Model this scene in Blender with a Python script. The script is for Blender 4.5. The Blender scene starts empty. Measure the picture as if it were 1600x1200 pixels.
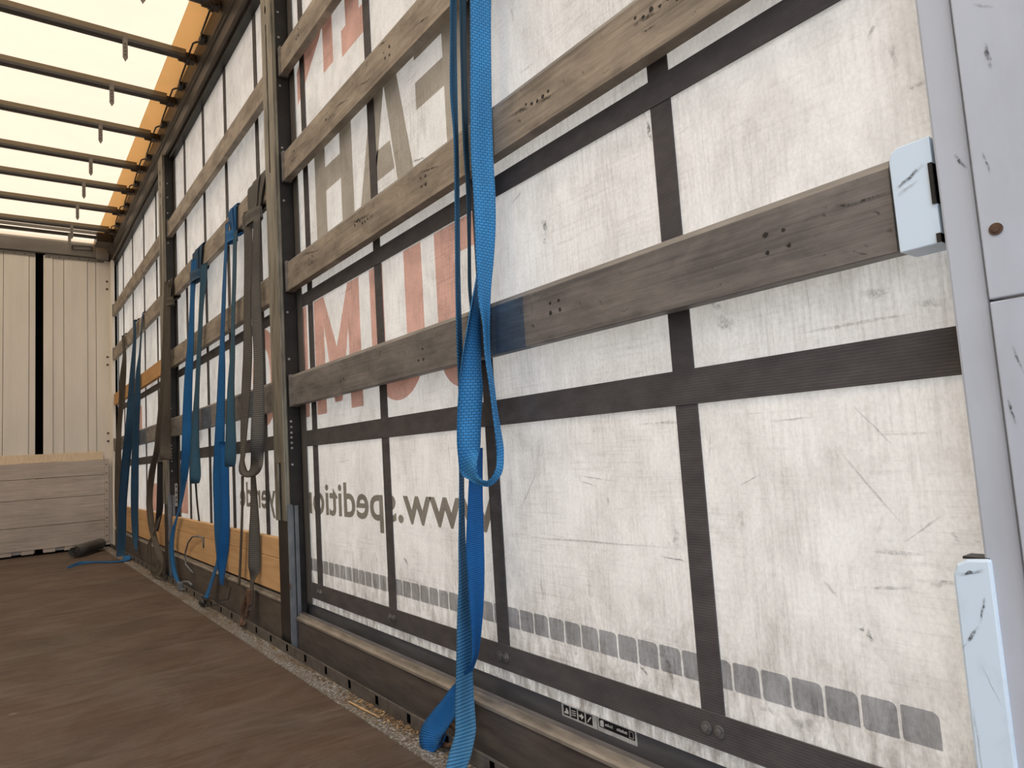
import bpy, bmesh, math, random
from mathutils import Vector, Matrix, noise as mnoise

random.seed(7)
S = bpy.context.scene
COL = S.collection

# ------------------------------------------------------------------ camera
cam_data = bpy.data.cameras.new('camera')
cam_data.sensor_width = 36.0
cam_data.lens = 23.98
cam_data.clip_start = 0.02
cam_data.clip_end = 200
cam = bpy.data.objects.new('camera', cam_data)
COL.objects.link(cam)
cam.matrix_world = Matrix(((0.79963, -0.00557, -0.60047, 0.0),
                           (-0.59719, -0.11211, -0.79423, 0.0),
                           (-0.0629, 0.99368, -0.09297, 0.65),
                           (0, 0, 0, 1)))
S.camera = cam

# ------------------------------------------------------------------ light
W = bpy.data.worlds.new('overcast_sky')
S.world = W
W.use_nodes = True
wn = W.node_tree
wn.nodes.clear()
w_out = wn.nodes.new('ShaderNodeOutputWorld')
w_bg = wn.nodes.new('ShaderNodeBackground')
w_tc = wn.nodes.new('ShaderNodeTexCoord')
w_sep = wn.nodes.new('ShaderNodeSeparateXYZ')
w_ramp = wn.nodes.new('ShaderNodeValToRGB')
w_ramp.color_ramp.elements[0].position = 0.0
w_ramp.color_ramp.elements[0].color = (0.30, 0.28, 0.26, 1)
w_ramp.color_ramp.elements[1].position = 1.0
w_ramp.color_ramp.elements[1].color = (0.95, 0.98, 1.05, 1)
for p_, c_ in ((0.47, (0.33, 0.31, 0.29, 1)), (0.53, (0.74, 0.83, 0.97, 1))):
    e_ = w_ramp.color_ramp.elements.new(p_)
    e_.color = c_
w_map = wn.nodes.new('ShaderNodeMapRange')
w_map.inputs[1].default_value = -1.0
w_map.inputs[2].default_value = 1.0
wn.links.new(w_tc.outputs['Generated'], w_sep.inputs[0])
wn.links.new(w_sep.outputs['Z'], w_map.inputs[0])
wn.links.new(w_map.outputs[0], w_ramp.inputs[0])
wn.links.new(w_ramp.outputs[0], w_bg.inputs[0])
w_bg.inputs[1].default_value = 1.0
wn.links.new(w_bg.outputs[0], w_out.inputs[0])

sun_d = bpy.data.lights.new('sun', 'SUN')
sun_d.energy = 2.4
sun_d.angle = math.radians(6)
sun_d.color = (1.0, 0.95, 0.87)
sun = bpy.data.objects.new('sun', sun_d)
COL.objects.link(sun)
sun.rotation_euler = Vector((0.42, 0.10, -0.9)).to_track_quat('-Z', 'Y').to_euler()

S.view_settings.view_transform = 'Standard'
S.view_settings.look = 'None'
S.view_settings.gamma = 1.0
S.view_settings.use_curve_mapping = False
S.view_settings.exposure = 1.46

# ------------------------------------------------------------------ helpers: nodes
class NT:
    def __init__(self, name):
        self.m = bpy.data.materials.new(name)
        self.m.use_nodes = True
        self.t = self.m.node_tree
        self.t.nodes.clear()
        self.out = self.n('ShaderNodeOutputMaterial')
        self.tc = self.n('ShaderNodeTexCoord')
    def n(self, k):
        return self.t.nodes.new(k)
    def l(self, a, b):
        self.t.links.new(a, b)
    def setin(self, sock, v):
        if hasattr(v, 'is_output'):
            self.l(v, sock)
        else:
            sock.default_value = v
    def vec(self, scale=(1, 1, 1), loc=(0, 0, 0), src=None):
        mp = self.n('ShaderNodeMapping')
        self.l(src or self.tc.outputs['Object'], mp.inputs[0])
        mp.inputs[1].default_value = loc
        mp.inputs[3].default_value = scale
        return mp.outputs[0]
    def noise(self, scale=(1, 1, 1), detail=4, rough=0.55, dist=0.0, loc=(0, 0, 0), src=None):
        nd = self.n('ShaderNodeTexNoise')
        self.l(self.vec(scale, loc, src), nd.inputs['Vector'])
        nd.inputs['Scale'].default_value = 1.0
        nd.inputs['Detail'].default_value = detail
        nd.inputs['Roughness'].default_value = rough
        nd.inputs['Distortion'].default_value = dist
        return nd.outputs[0]
    def ramp(self, v, a, b, lo=0.0, hi=1.0):
        r = self.n('ShaderNodeMapRange')
        r.clamp = True
        self.l(v, r.inputs[0])
        r.inputs[1].default_value = a
        r.inputs[2].default_value = b
        r.inputs[3].default_value = lo
        r.inputs[4].default_value = hi
        return r.outputs[0]
    def math(self, op, a, b=0.0, clamp=False):
        m = self.n('ShaderNodeMath')
        m.operation = op
        m.use_clamp = clamp
        self.setin(m.inputs[0], a)
        self.setin(m.inputs[1], b)
        return m.outputs[0]
    def mix(self, f, a, b, mode='MIX'):
        m = self.n('ShaderNodeMix')
        m.data_type = 'RGBA'
        m.blend_type = mode
        self.setin(m.inputs[0], f)
        self.setin(m.inputs[6], (*a, 1) if isinstance(a, tuple) else a)
        self.setin(m.inputs[7], (*b, 1) if isinstance(b, tuple) else b)
        return m.outputs[2]
    def bump(self, h, strength=0.3, dist=0.002):
        b = self.n('ShaderNodeBump')
        b.inputs['Strength'].default_value = strength
        b.inputs['Distance'].default_value = dist
        self.l(h, b.inputs['Height'])
        return b.outputs[0]
    def princ(self, col, rough=0.6, metal=0.0, normal=None, spec=0.5):
        p = self.n('ShaderNodeBsdfPrincipled')
        self.setin(p.inputs['Base Color'], (*col, 1) if isinstance(col, tuple) else col)
        self.setin(p.inputs['Roughness'], rough)
        self.setin(p.inputs['Metallic'], metal)
        p.inputs['Specular IOR Level'].default_value = spec
        if normal is not None:
            self.l(normal, p.inputs['Normal'])
        return p.outputs[0]
    def done(self, sh):
        self.l(sh, self.out.inputs[0])
        return self.m

def simple(name, c1, c2=None, scale=(8, 8, 8), rough=0.6, metal=0.0, spec=0.4, bump=0.15, lo=0.35, hi=0.7, detail=5):
    t = NT(name)
    c2 = c2 or tuple(x * 0.6 for x in c1)
    nz = t.noise(scale, detail, 0.6)
    f = t.ramp(nz, lo, hi)
    return t.done(t.princ(t.mix(f, c1, c2), rough, metal, t.bump(nz, bump, 0.002), spec))

def curtain_mat(name, front, weave=True, trans=0.30):
    """worn PVC tarpaulin that lets daylight through, smeared with dirt"""
    t = NT(name)
    sep = t.n('ShaderNodeSeparateXYZ')
    t.l(t.tc.outputs['Object'], sep.inputs[0])
    Y, Z = sep.outputs[1], sep.outputs[2]
    big = t.ramp(t.noise((1, 2.6, 2.2), 6, 0.66, 0.3), 0.38, 0.72)
    mid = t.ramp(t.noise((1, 11, 8), 7, 0.72, 0.4, (0, 3, 1)), 0.44, 0.74)
    grain = t.ramp(t.noise((1, 190, 150), 4, 0.7), 0.40, 0.70)
    vst = t.math('MULTIPLY', t.ramp(t.noise((1, 150, 9), 5, 0.7, 0.2), 0.46, 0.72), t.ramp(t.noise((1, 5, 3), 4, 0.6, 0, (0, 5, 5)), 0.34, 0.62))
    hst = t.math('MULTIPLY', t.ramp(t.noise((1, 7, 170), 5, 0.7, 0.2, (0, 7, 2)), 0.50, 0.74), t.ramp(t.noise((1, 4, 6), 4, 0.6, 0, (0, 15, 2)), 0.42, 0.66))
    brk = t.ramp(t.noise((1, 120, 110), 3, 0.7, 0, (0, 2, 2)), 0.38, 0.60)
    scr = t.math('MULTIPLY', brk, t.ramp(t.noise((1, 34, 9), 4, 0.6, 0.5, (0, 1, 5)), 0.66, 0.74))
    scr2 = t.math('MULTIPLY', brk, t.ramp(t.noise((1, 3.2, 60), 3, 0.5, 0.35, (0, 11, 4)), 0.69, 0.73))
    spot = t.math('MULTIPLY', brk, t.ramp(t.noise((1, 15, 12), 5, 0.7, 0.3, (0, 20, 8)), 0.66, 0.78))
    # cloth weave catches the dirt
    wv = t.math('MULTIPLY', t.math('SINE', t.math('MULTIPLY', t.math('ADD', Y, Z), 1900.0)),
                t.math('SINE', t.math('MULTIPLY', t.math('SUBTRACT', Y, Z), 1900.0)))
    wvd = t.ramp(wv, 0.0, 0.7)
    wmask = t.ramp(t.noise((1, 8, 6), 5, 0.7, 0.6, (0, 31, 3)), 0.46, 0.70)
    wd = t.math('MULTIPLY', wvd, wmask)
    low = t.ramp(Z, 0.42, 0.17)
    lown = t.math('MULTIPLY', low, t.ramp(t.noise((1, 40, 14), 6, 0.72, 0.4, (0, 2, 9)), 0.38, 0.62))
    # a black rubbed smear under the bracket next to the rear post
    dy = t.math('DIVIDE', t.math('SUBTRACT', Y, 0.365), 0.15)
    dz = t.math('DIVIDE', t.math('SUBTRACT', Z, 0.825), 0.055)
    dd = t.math('ADD', t.math('MULTIPLY', dy, dy), t.math('MULTIPLY', dz, dz))
    smear = t.math('MULTIPLY', t.ramp(dd, 1.3, 0.0), t.ramp(t.noise((1, 50, 16), 4, 0.7), 0.28, 0.62))
    f = t.math('MULTIPLY', big, 0.20)
    for v, k in ((mid, 0.24), (grain, 0.16), (vst, 0.30), (hst, 0.28), (scr, 0.45), (scr2, 0.32), (spot, 0.6), (wd, 0.50), (lown, 0.62), (smear, 0.95)):
        f = t.math('ADD', f, t.math('MULTIPLY', v, k))
    f = t.math('MINIMUM', f, 0.92)
    dirt = tuple(x * k for x, k in zip(front, (0.27, 0.245, 0.215)))
    col = t.mix(f, front, dirt)
    nrm = t.bump(t.math('ADD', t.math('MULTIPLY', wv, 0.25), t.noise((1, 5, 3), 4, 0.6)), 0.25, 0.002)
    p = t.princ(col, 0.55, 0.0, nrm, 0.25)
    tr = t.n('ShaderNodeBsdfTranslucent')
    t.l(t.mix(1.0, col, (1.0, 0.95, 0.86), 'MULTIPLY'), tr.inputs[0])
    mx = t.n('ShaderNodeMixShader')
    mx.inputs[0].default_value = trans
    t.l(p, mx.inputs[1])
    t.l(tr.outputs[0], mx.inputs[2])
    return t.done(mx.outputs[0])

def alu_slat(name, c1, c2, rough=0.5):
    t = NT(name)
    st = t.noise((12, 2.5, 120), 6, 0.65)
    bl = t.noise((5, 6, 14), 5, 0.65, 0.4)
    f = t.math('ADD', t.math('MULTIPLY', t.ramp(st, 0.36, 0.66), 0.5), t.math('MULTIPLY', t.ramp(bl, 0.38, 0.64), 0.6), True)
    col = t.mix(f, tuple(x * 1.18 for x in c1), tuple(x * 0.88 for x in c2))
    fib = t.ramp(t.noise((20, 16, 420), 4, 0.7, 0.2, (0, 4, 0)), 0.42, 0.66)
    col = t.mix(t.math('MULTIPLY', fib, 0.30), col, tuple(x * 0.35 for x in c1))
    dk = t.ramp(t.noise((6, 34, 44), 5, 0.68, 0.7, (0, 3, 0)), 0.63, 0.70)
    col = t.mix(t.math('MULTIPLY', dk, 0.75), col, tuple(x * 0.18 for x in c1))
    lt = t.ramp(t.noise((6, 5, 190), 3, 0.6, 0.6, (0, 9, 0)), 0.68, 0.74)
    col = t.mix(t.math('MULTIPLY', lt, 0.35), col, tuple(min(1, x * 1.9) for x in c1))
    return t.done(t.princ(col, t.ramp(bl, 0.3, 0.7, rough - .08, rough + .12), 0.25, t.bump(st, 0.12, 0.001), 0.4))

def webbing_mat(name, c1, c2, pitch=0.0032, brick=False):
    """woven strap: ribs run across the band, UV.x across, UV.y along in metres"""
    t = NT(name)
    uv = t.n('ShaderNodeUVMap')
    sep = t.n('ShaderNodeSeparateXYZ')
    t.l(uv.outputs[0], sep.inputs[0])
    U, V = sep.outputs[0], sep.outputs[1]
    rib = t.math('SINE', t.math('MULTIPLY', V, 2 * math.pi / pitch))
    ribf = t.ramp(rib, -0.9, 0.4)
    if brick:
        bk = t.n('ShaderNodeTexBrick')
        mp = t.n('ShaderNodeMapping')
        t.l(uv.outputs[0], mp.inputs[0])
        mp.inputs[3].default_value = (1.0, 1.0 / 0.05, 1)
        t.l(mp.outputs[0], bk.inputs[0])
        bk.inputs['Scale'].default_value = 1.0
        bk.inputs['Brick Width'].default_value = 0.21
        bk.inputs['Row Height'].default_value = 0.12
        bk.inputs['Mortar Size'].default_value = 0.022
        bk.inputs['Mortar Smooth'].default_value = 0.4
        ribf = t.math('SUBTRACT', 1.0, bk.outputs['Fac'])
    gr = t.ramp(t.noise((14, 14, 9), 5, 0.65), 0.35, 0.72)
    edge = t.ramp(t.math('ABSOLUTE', t.math('SUBTRACT', U, 0.5)), 0.36, 0.5)
    c = t.mix(t.math('MULTIPLY', gr, 0.55), c1, c2)
    c = t.mix(t.math('MULTIPLY', edge, 0.45), c, c2)
    c = t.mix(t.math('MULTIPLY', t.math('SUBTRACT', 1.0, ribf), 0.75), c, tuple(x * 0.25 for x in c1))
    return t.done(t.princ(c, 0.75, 0.0, t.bump(ribf, 0.5, 0.0012), 0.25))

M = {}
M['curtain'] = curtain_mat('dirty_white_tarpaulin', (0.88, 0.865, 0.845))
M['print_red'] = curtain_mat('red_print_on_tarpaulin', (1.0, 0.665, 0.60))
M['print_grey'] = curtain_mat('grey_print_on_tarpaulin', (0.63, 0.595, 0.54))
M['print_dark'] = curtain_mat('dark_grey_print_on_tarpaulin', (0.38, 0.355, 0.32))
M['print_blue'] = curtain_mat('blue_grey_print_on_tarpaulin', (0.60, 0.62, 0.665))
M['curtain_plain'] = simple('plain_tarpaulin', (0.75, 0.73, 0.70))
def belt_mat():
    t = NT('black_belt_webbing')
    sep = t.n('ShaderNodeSeparateXYZ')
    t.l(t.tc.outputs['Object'], sep.inputs[0])
    wv = t.math('SINE', t.math('MULTIPLY', sep.outputs[2], 1500.0))
    nz = t.ramp(t.noise((1, 14, 30), 5, 0.65), 0.35, 0.75)
    c = t.mix(nz, (0.068, 0.061, 0.063), (0.112, 0.103, 0.102))
    c = t.mix(t.ramp(wv, -1, 1, 0.0, 0.25), c, (0.02, 0.02, 0.02))
    return t.done(t.princ(c, 0.7, 0, t.bump(wv, 0.15, 0.0006), 0.3))
M['belt'] = belt_mat()
M['slat'] = alu_slat('weathered_aluminium', (0.36, 0.305, 0.24), (0.19, 0.16, 0.13))
M['slat_low'] = alu_slat('grey_weathered_aluminium', (0.225, 0.205, 0.19), (0.13, 0.12, 0.115))
M['slat_lip'] = simple('pale_aluminium_edge', (0.34, 0.32, 0.29), (0.19, 0.175, 0.16), (6, 6, 60), 0.45, 0.3)  # separate grey tone for the sloped upper lip of the slats
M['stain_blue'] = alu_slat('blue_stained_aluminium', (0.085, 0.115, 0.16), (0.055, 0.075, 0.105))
M['dent'] = simple('dark_dent', (0.03, 0.027, 0.025), None, (200, 200, 200), 0.7)
def wood_mat(name, c1, c2, sc=(20, 2, 40)):
    t = NT(name)
    g = t.noise(sc, 6, 0.6, 1.2)
    b = t.noise((3, 1.3, 3), 4, 0.6)
    f = t.math('ADD', t.math('MULTIPLY', t.ramp(g, 0.35, 0.68), 0.6), t.math('MULTIPLY', t.ramp(b, 0.35, 0.7), 0.4))
    return t.done(t.princ(t.mix(f, c1, c2), 0.75, 0, t.bump(g, 0.2, 0.002), 0.3))
M['wood'] = wood_mat('pale_softwood', (0.66, 0.41, 0.20), (0.46, 0.27, 0.125))
M['wood_orange'] = wood_mat('orange_softwood', (0.56, 0.32, 0.125), (0.40, 0.21, 0.08))
M['kick'] = wood_mat('grey_worn_planks', (0.60, 0.525, 0.465), (0.34, 0.29, 0.25), (3, 12, 60))
M['kick_top'] = wood_mat('splintered_pale_timber', (0.66, 0.53, 0.38), (0.45, 0.35, 0.25), (60, 6, 20))
def floor_mat():
    t = NT('brown_plywood_floor')
    st = t.noise((2.2, 26, 1), 7, 0.66, 0.9)
    bl = t.noise((1.6, 2.4, 1), 5, 0.62, 0.5)
    fine = t.noise((9, 160, 1), 5, 0.7)
    c = t.mix(t.ramp(bl, 0.32, 0.70), (0.080, 0.043, 0.027), (0.064, 0.047, 0.036))
    c = t.mix(t.math('MULTIPLY', t.ramp(st, 0.36, 0.70), 0.75), c, (0.125, 0.090, 0.066))
    c = t.mix(t.math('MULTIPLY', t.ramp(fine, 0.45, 0.75), 0.5), c, (0.040, 0.027, 0.019))
    sc = t.ramp(t.noise((4, 34, 1), 4, 0.6, 2.0, (3, 5, 0)), 0.66, 0.72)
    c = t.mix(t.math('MULTIPLY', sc, 0.55), c, (0.26, 0.21, 0.17))
    dst = t.ramp(t.noise((3, 3.5, 1), 6, 0.74, 0.8, (9, 2, 0)), 0.44, 0.78)
    c = t.mix(t.math('MULTIPLY', dst, 0.36), c, (0.24, 0.205, 0.178))
    return t.done(t.princ(c, t.ramp(bl, 0.3, 0.7, 0.55, 0.75), 0, t.bump(fine, 0.25, 0.0012), 0.3))
M['floor'] = floor_mat()
def strip_mat():
    t = NT('galvanised_speckled_strip')
    sp = t.ramp(t.noise((120, 120, 1), 3, 0.8), 0.50, 0.60)
    bl = t.ramp(t.noise((14, 5, 1), 5, 0.7, 0.5), 0.40, 0.64)
    c = t.mix(sp, (0.15, 0.14, 0.125), (0.66, 0.65, 0.645))
    c = t.mix(t.math('MULTIPLY', bl, 0.85), c, (0.165, 0.125, 0.085))
    return t.done(t.princ(c, 0.5, 0.3, t.bump(sp, 0.4, 0.001), 0.4))
M['strip'] = strip_mat()
M['kerb'] = simple('dull_steel', (0.15, 0.135, 0.12), (0.075, 0.066, 0.06), (9, 30, 40), 0.5, 0.4)
M['board'] = simple('dirty_dark_aluminium', (0.115, 0.095, 0.082), (0.055, 0.045, 0.042), (5, 7, 40), 0.5, 0.2)
M['board_far'] = simple('dirty_grey_brown_aluminium', (0.13, 0.105, 0.085), (0.075, 0.062, 0.05), (5, 7, 40), 0.55, 0.2)
M['ledge'] = simple('rubbed_bare_ledge', (0.34, 0.30, 0.25), (0.16, 0.14, 0.12), (9, 9, 60), 0.45, 0.3)
M['rail_grey'] = simple('blue_grey_chassis_rail', (0.125, 0.122, 0.125), (0.075, 0.073, 0.078), (3, 5, 30), 0.55, 0.2)
M['black'] = simple('black_paint', (0.012, 0.011, 0.011), (0.03, 0.026, 0.022), (12, 12, 12), 0.4)
M['hole'] = simple('deep_black_hole', (0.004, 0.004, 0.004), None, (9, 9, 9), 0.9, spec=0.0)
M['dark_steel'] = simple('dark_steel', (0.045, 0.043, 0.042), (0.025, 0.023, 0.022), (20, 20, 20), 0.45, 0.4)
M['sleeve'] = simple('worn_grey_aluminium_sleeve', (0.26, 0.24, 0.19), (0.085, 0.077, 0.064), (30, 30, 6), 0.45, 0.4, lo=0.40, hi=0.72)
M['galv'] = simple('galvanised_steel', (0.22, 0.235, 0.25), (0.13, 0.14, 0.155), (30, 30, 12), 0.45, 0.5)
M['rivet'] = simple('bright_rivet', (0.45, 0.44, 0.42), None, (100, 100, 100), 0.35, 0.7)
M['curtain_shade'] = simple('grey_curtain_shade', (0.115, 0.105, 0.095), (0.07, 0.064, 0.058), (10, 10, 1.5), 0.6)
M['post_grey'] = simple('light_grey_painted_post', (0.50, 0.54, 0.615), (0.40, 0.425, 0.485), (6, 9, 3), 0.45, 0.0, lo=0.45, hi=0.8)
M['lightblue'] = simple('light_blue_paint', (0.66, 0.79, 0.92), (0.50, 0.60, 0.70), (12, 12, 8), 0.4, lo=0.55, hi=0.85)
M['bolt'] = simple('grey_bolt_steel', (0.22, 0.21, 0.205), (0.10, 0.096, 0.094), (80, 80, 80), 0.4, 0.5)
M['rust'] = simple('rusty_steel', (0.16, 0.085, 0.05), (0.07, 0.045, 0.035), (60, 60, 60), 0.75, 0.2)
M['panel'] = simple('off_white_aluminium_panel', (0.80, 0.745, 0.66), (0.68, 0.63, 0.555), (9, 1, 1.2), 0.5, lo=0.4, hi=0.8)
M['header'] = simple('grey_header_beam', (0.22, 0.20, 0.175), (0.16, 0.145, 0.125), (3, 3, 9), 0.5)
M['rail'] = simple('dark_brown_roof_rail', (0.085, 0.074, 0.062), (0.05, 0.043, 0.037), (4, 3, 20), 0.42, 0.35)
M['rail_edge'] = simple('rubbed_rail_edge', (0.15, 0.135, 0.115), (0.09, 0.08, 0.068), (4, 6, 20), 0.4, 0.4)
M['bow'] = simple('dark_bow_aluminium', (0.075, 0.068, 0.064), (0.045, 0.04, 0.038), (8, 30, 30), 0.4, 0.35)
def tarp_mat(name, col, tr_col, transp):
    t = NT(name)
    nz = t.ramp(t.noise((2.0, 2.6, 1), 5, 0.65, 0.8), 0.45, 0.85)
    c = t.mix(t.math('MULTIPLY', nz, 0.30), col, tuple(x * 0.75 for x in col))
    c2 = t.mix(t.math('MULTIPLY', nz, 0.30), tr_col, tuple(x * 0.75 for x in tr_col))
    p = t.princ(c, 0.6, 0, None, 0.2)
    tr = t.n('ShaderNodeBsdfTranslucent')
    t.l(c2, tr.inputs[0])
    tp = t.n('ShaderNodeBsdfTransparent')
    tp.inputs[0].default_value = (1.0, 0.9, 0.75, 1)
    m1 = t.n('ShaderNodeMixShader')
    m1.inputs[0].default_value = 0.72
    t.l(p, m1.inputs[1])
    t.l(tr.outputs[0], m1.inputs[2])
    m2 = t.n('ShaderNodeMixShader')
    m2.inputs[0].default_value = transp
    t.l(m1.outputs[0], m2.inputs[1])
    t.l(tp.outputs[0], m2.inputs[2])
    return t.done(m2.outputs[0])
M['roof'] = tarp_mat('cream_roof_tarpaulin', (0.66, 0.555, 0.39), (0.335, 0.258, 0.182), 0.11)
M['roof_band'] = tarp_mat('tan_double_tarpaulin', (0.85, 0.66, 0.42), (0.80, 0.61, 0.37), 0.14)
M['pocket'] = tarp_mat('bow_pocket_tarpaulin', (0.46, 0.40, 0.30), (0.42, 0.36, 0.26), 0.0)
M['hanger'] = simple('grey_perforated_tongue', (0.20, 0.18, 0.155), (0.12, 0.105, 0.09), (40, 40, 40), 0.5, 0.3)
M['bronze'] = simple('oily_brown_metal', (0.05, 0.032, 0.018), (0.02, 0.014, 0.01), (60, 60, 60), 0.4, 0.4)
M['blue'] = webbing_mat('bright_blue_webbing', (0.055, 0.30, 0.66), (0.040, 0.165, 0.33), brick=True)
M['blue_rib'] = webbing_mat('ribbed_blue_webbing', (0.060, 0.23, 0.44), (0.045, 0.115, 0.18), 0.007)
M['blue_plain'] = webbing_mat('smooth_blue_webbing', (0.010, 0.135, 0.42), (0.010, 0.095, 0.28), 0.0045)
M['blue_teal'] = webbing_mat('worn_teal_webbing', (0.040, 0.125, 0.20), (0.035, 0.07, 0.10), 0.006)
M['blue_far'] = webbing_mat('deep_blue_webbing', (0.015, 0.15, 0.40), (0.015, 0.085, 0.20), 0.008)
M['blue_dirty'] = webbing_mat('dirty_dark_blue_webbing', (0.025, 0.085, 0.165), (0.03, 0.055, 0.085), 0.008)
M['grey_web'] = webbing_mat('grey_webbing', (0.135, 0.128, 0.115), (0.075, 0.07, 0.062), 0.008)
M['brown_web'] = webbing_mat('brownish_grey_webbing', (0.105, 0.088, 0.07), (0.055, 0.046, 0.036), 0.008)
M['dark_web'] = webbing_mat('blackish_webbing', (0.028, 0.026, 0.03), (0.018, 0.017, 0.018), 0.008)
def scuff_mat(name, col, weave):
    t = NT(name)
    sep = t.n('ShaderNodeSeparateXYZ')
    t.l(t.tc.outputs['Object'], sep.inputs[0])
    Y, Z = sep.outputs[1], sep.outputs[2]
    uv = t.n('ShaderNodeUVMap')
    su = t.n('ShaderNodeSeparateXYZ')
    t.l(uv.outputs[0], su.inputs[0])
    a = t.ramp(t.noise((1, 120, 120), 5, 0.8, 0.4), *((0.40, 0.58) if col[0] < 0.2 else (0.25, 0.75)))
    ex = t.ramp(t.math('ABSOLUTE', t.math('SUBTRACT', su.outputs[0], 0.5)), 0.5, 0.1)
    ey = t.ramp(t.math('ABSOLUTE', t.math('SUBTRACT', su.outputs[1], 0.5)), 0.5, 0.25)
    a = t.math('MULTIPLY', a, t.math('MULTIPLY', ex, ey))
    if weave:
        wv = t.math('MULTIPLY', t.math('SINE', t.math('MULTIPLY', t.math('ADD', Y, Z), 1900.0)), t.math('SINE', t.math('MULTIPLY', t.math('SUBTRACT', Y, Z), 1900.0)))
        a = t.math('MULTIPLY', a, t.ramp(wv, -0.2, 0.5))
    tp = t.n('ShaderNodeBsdfTransparent')
    mx = t.n('ShaderNodeMixShader')
    t.l(t.math('MULTIPLY', a, 0.9 if weave else (0.8 if col[0] < 0.2 else 0.6)), mx.inputs[0])
    t.l(tp.outputs[0], mx.inputs[1])
    t.l(t.princ(col, 0.8, 0, None, 0.1), mx.inputs[2])
    return t.done(mx.outputs[0])
M['scuff'] = scuff_mat('black_rubber_scuff', (0.05, 0.047, 0.044), False)
M['scuff_faint'] = scuff_mat('faint_grey_scuff', (0.30, 0.28, 0.26), False)
M['scuff_weave'] = scuff_mat('scuff_caught_in_weave', (0.06, 0.055, 0.05), True)
M['white'] = simple('dirty_white_film', (0.50, 0.49, 0.47), (0.34, 0.33, 0.31), (40, 60, 60), 0.5)
M['glyph'] = simple('off_white_print', (0.62, 0.60, 0.58), None, (80, 80, 80), 0.5)
M['ink'] = simple('black_print', (0.012, 0.012, 0.012), None, (80, 80, 80), 0.5)
M['dust'] = simple('sawdust_brown', (0.24, 0.155, 0.08), (0.11, 0.07, 0.04), (90, 90, 90), 0.9)
M['splinter'] = simple('pale_splinter', (0.55, 0.36, 0.19), None, (40, 40, 40), 0.8)

# ------------------------------------------------------------------ helpers: meshes
def root_loc(o):
    while o.parent:
        o = o.parent
    return Vector(o.location)

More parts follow.
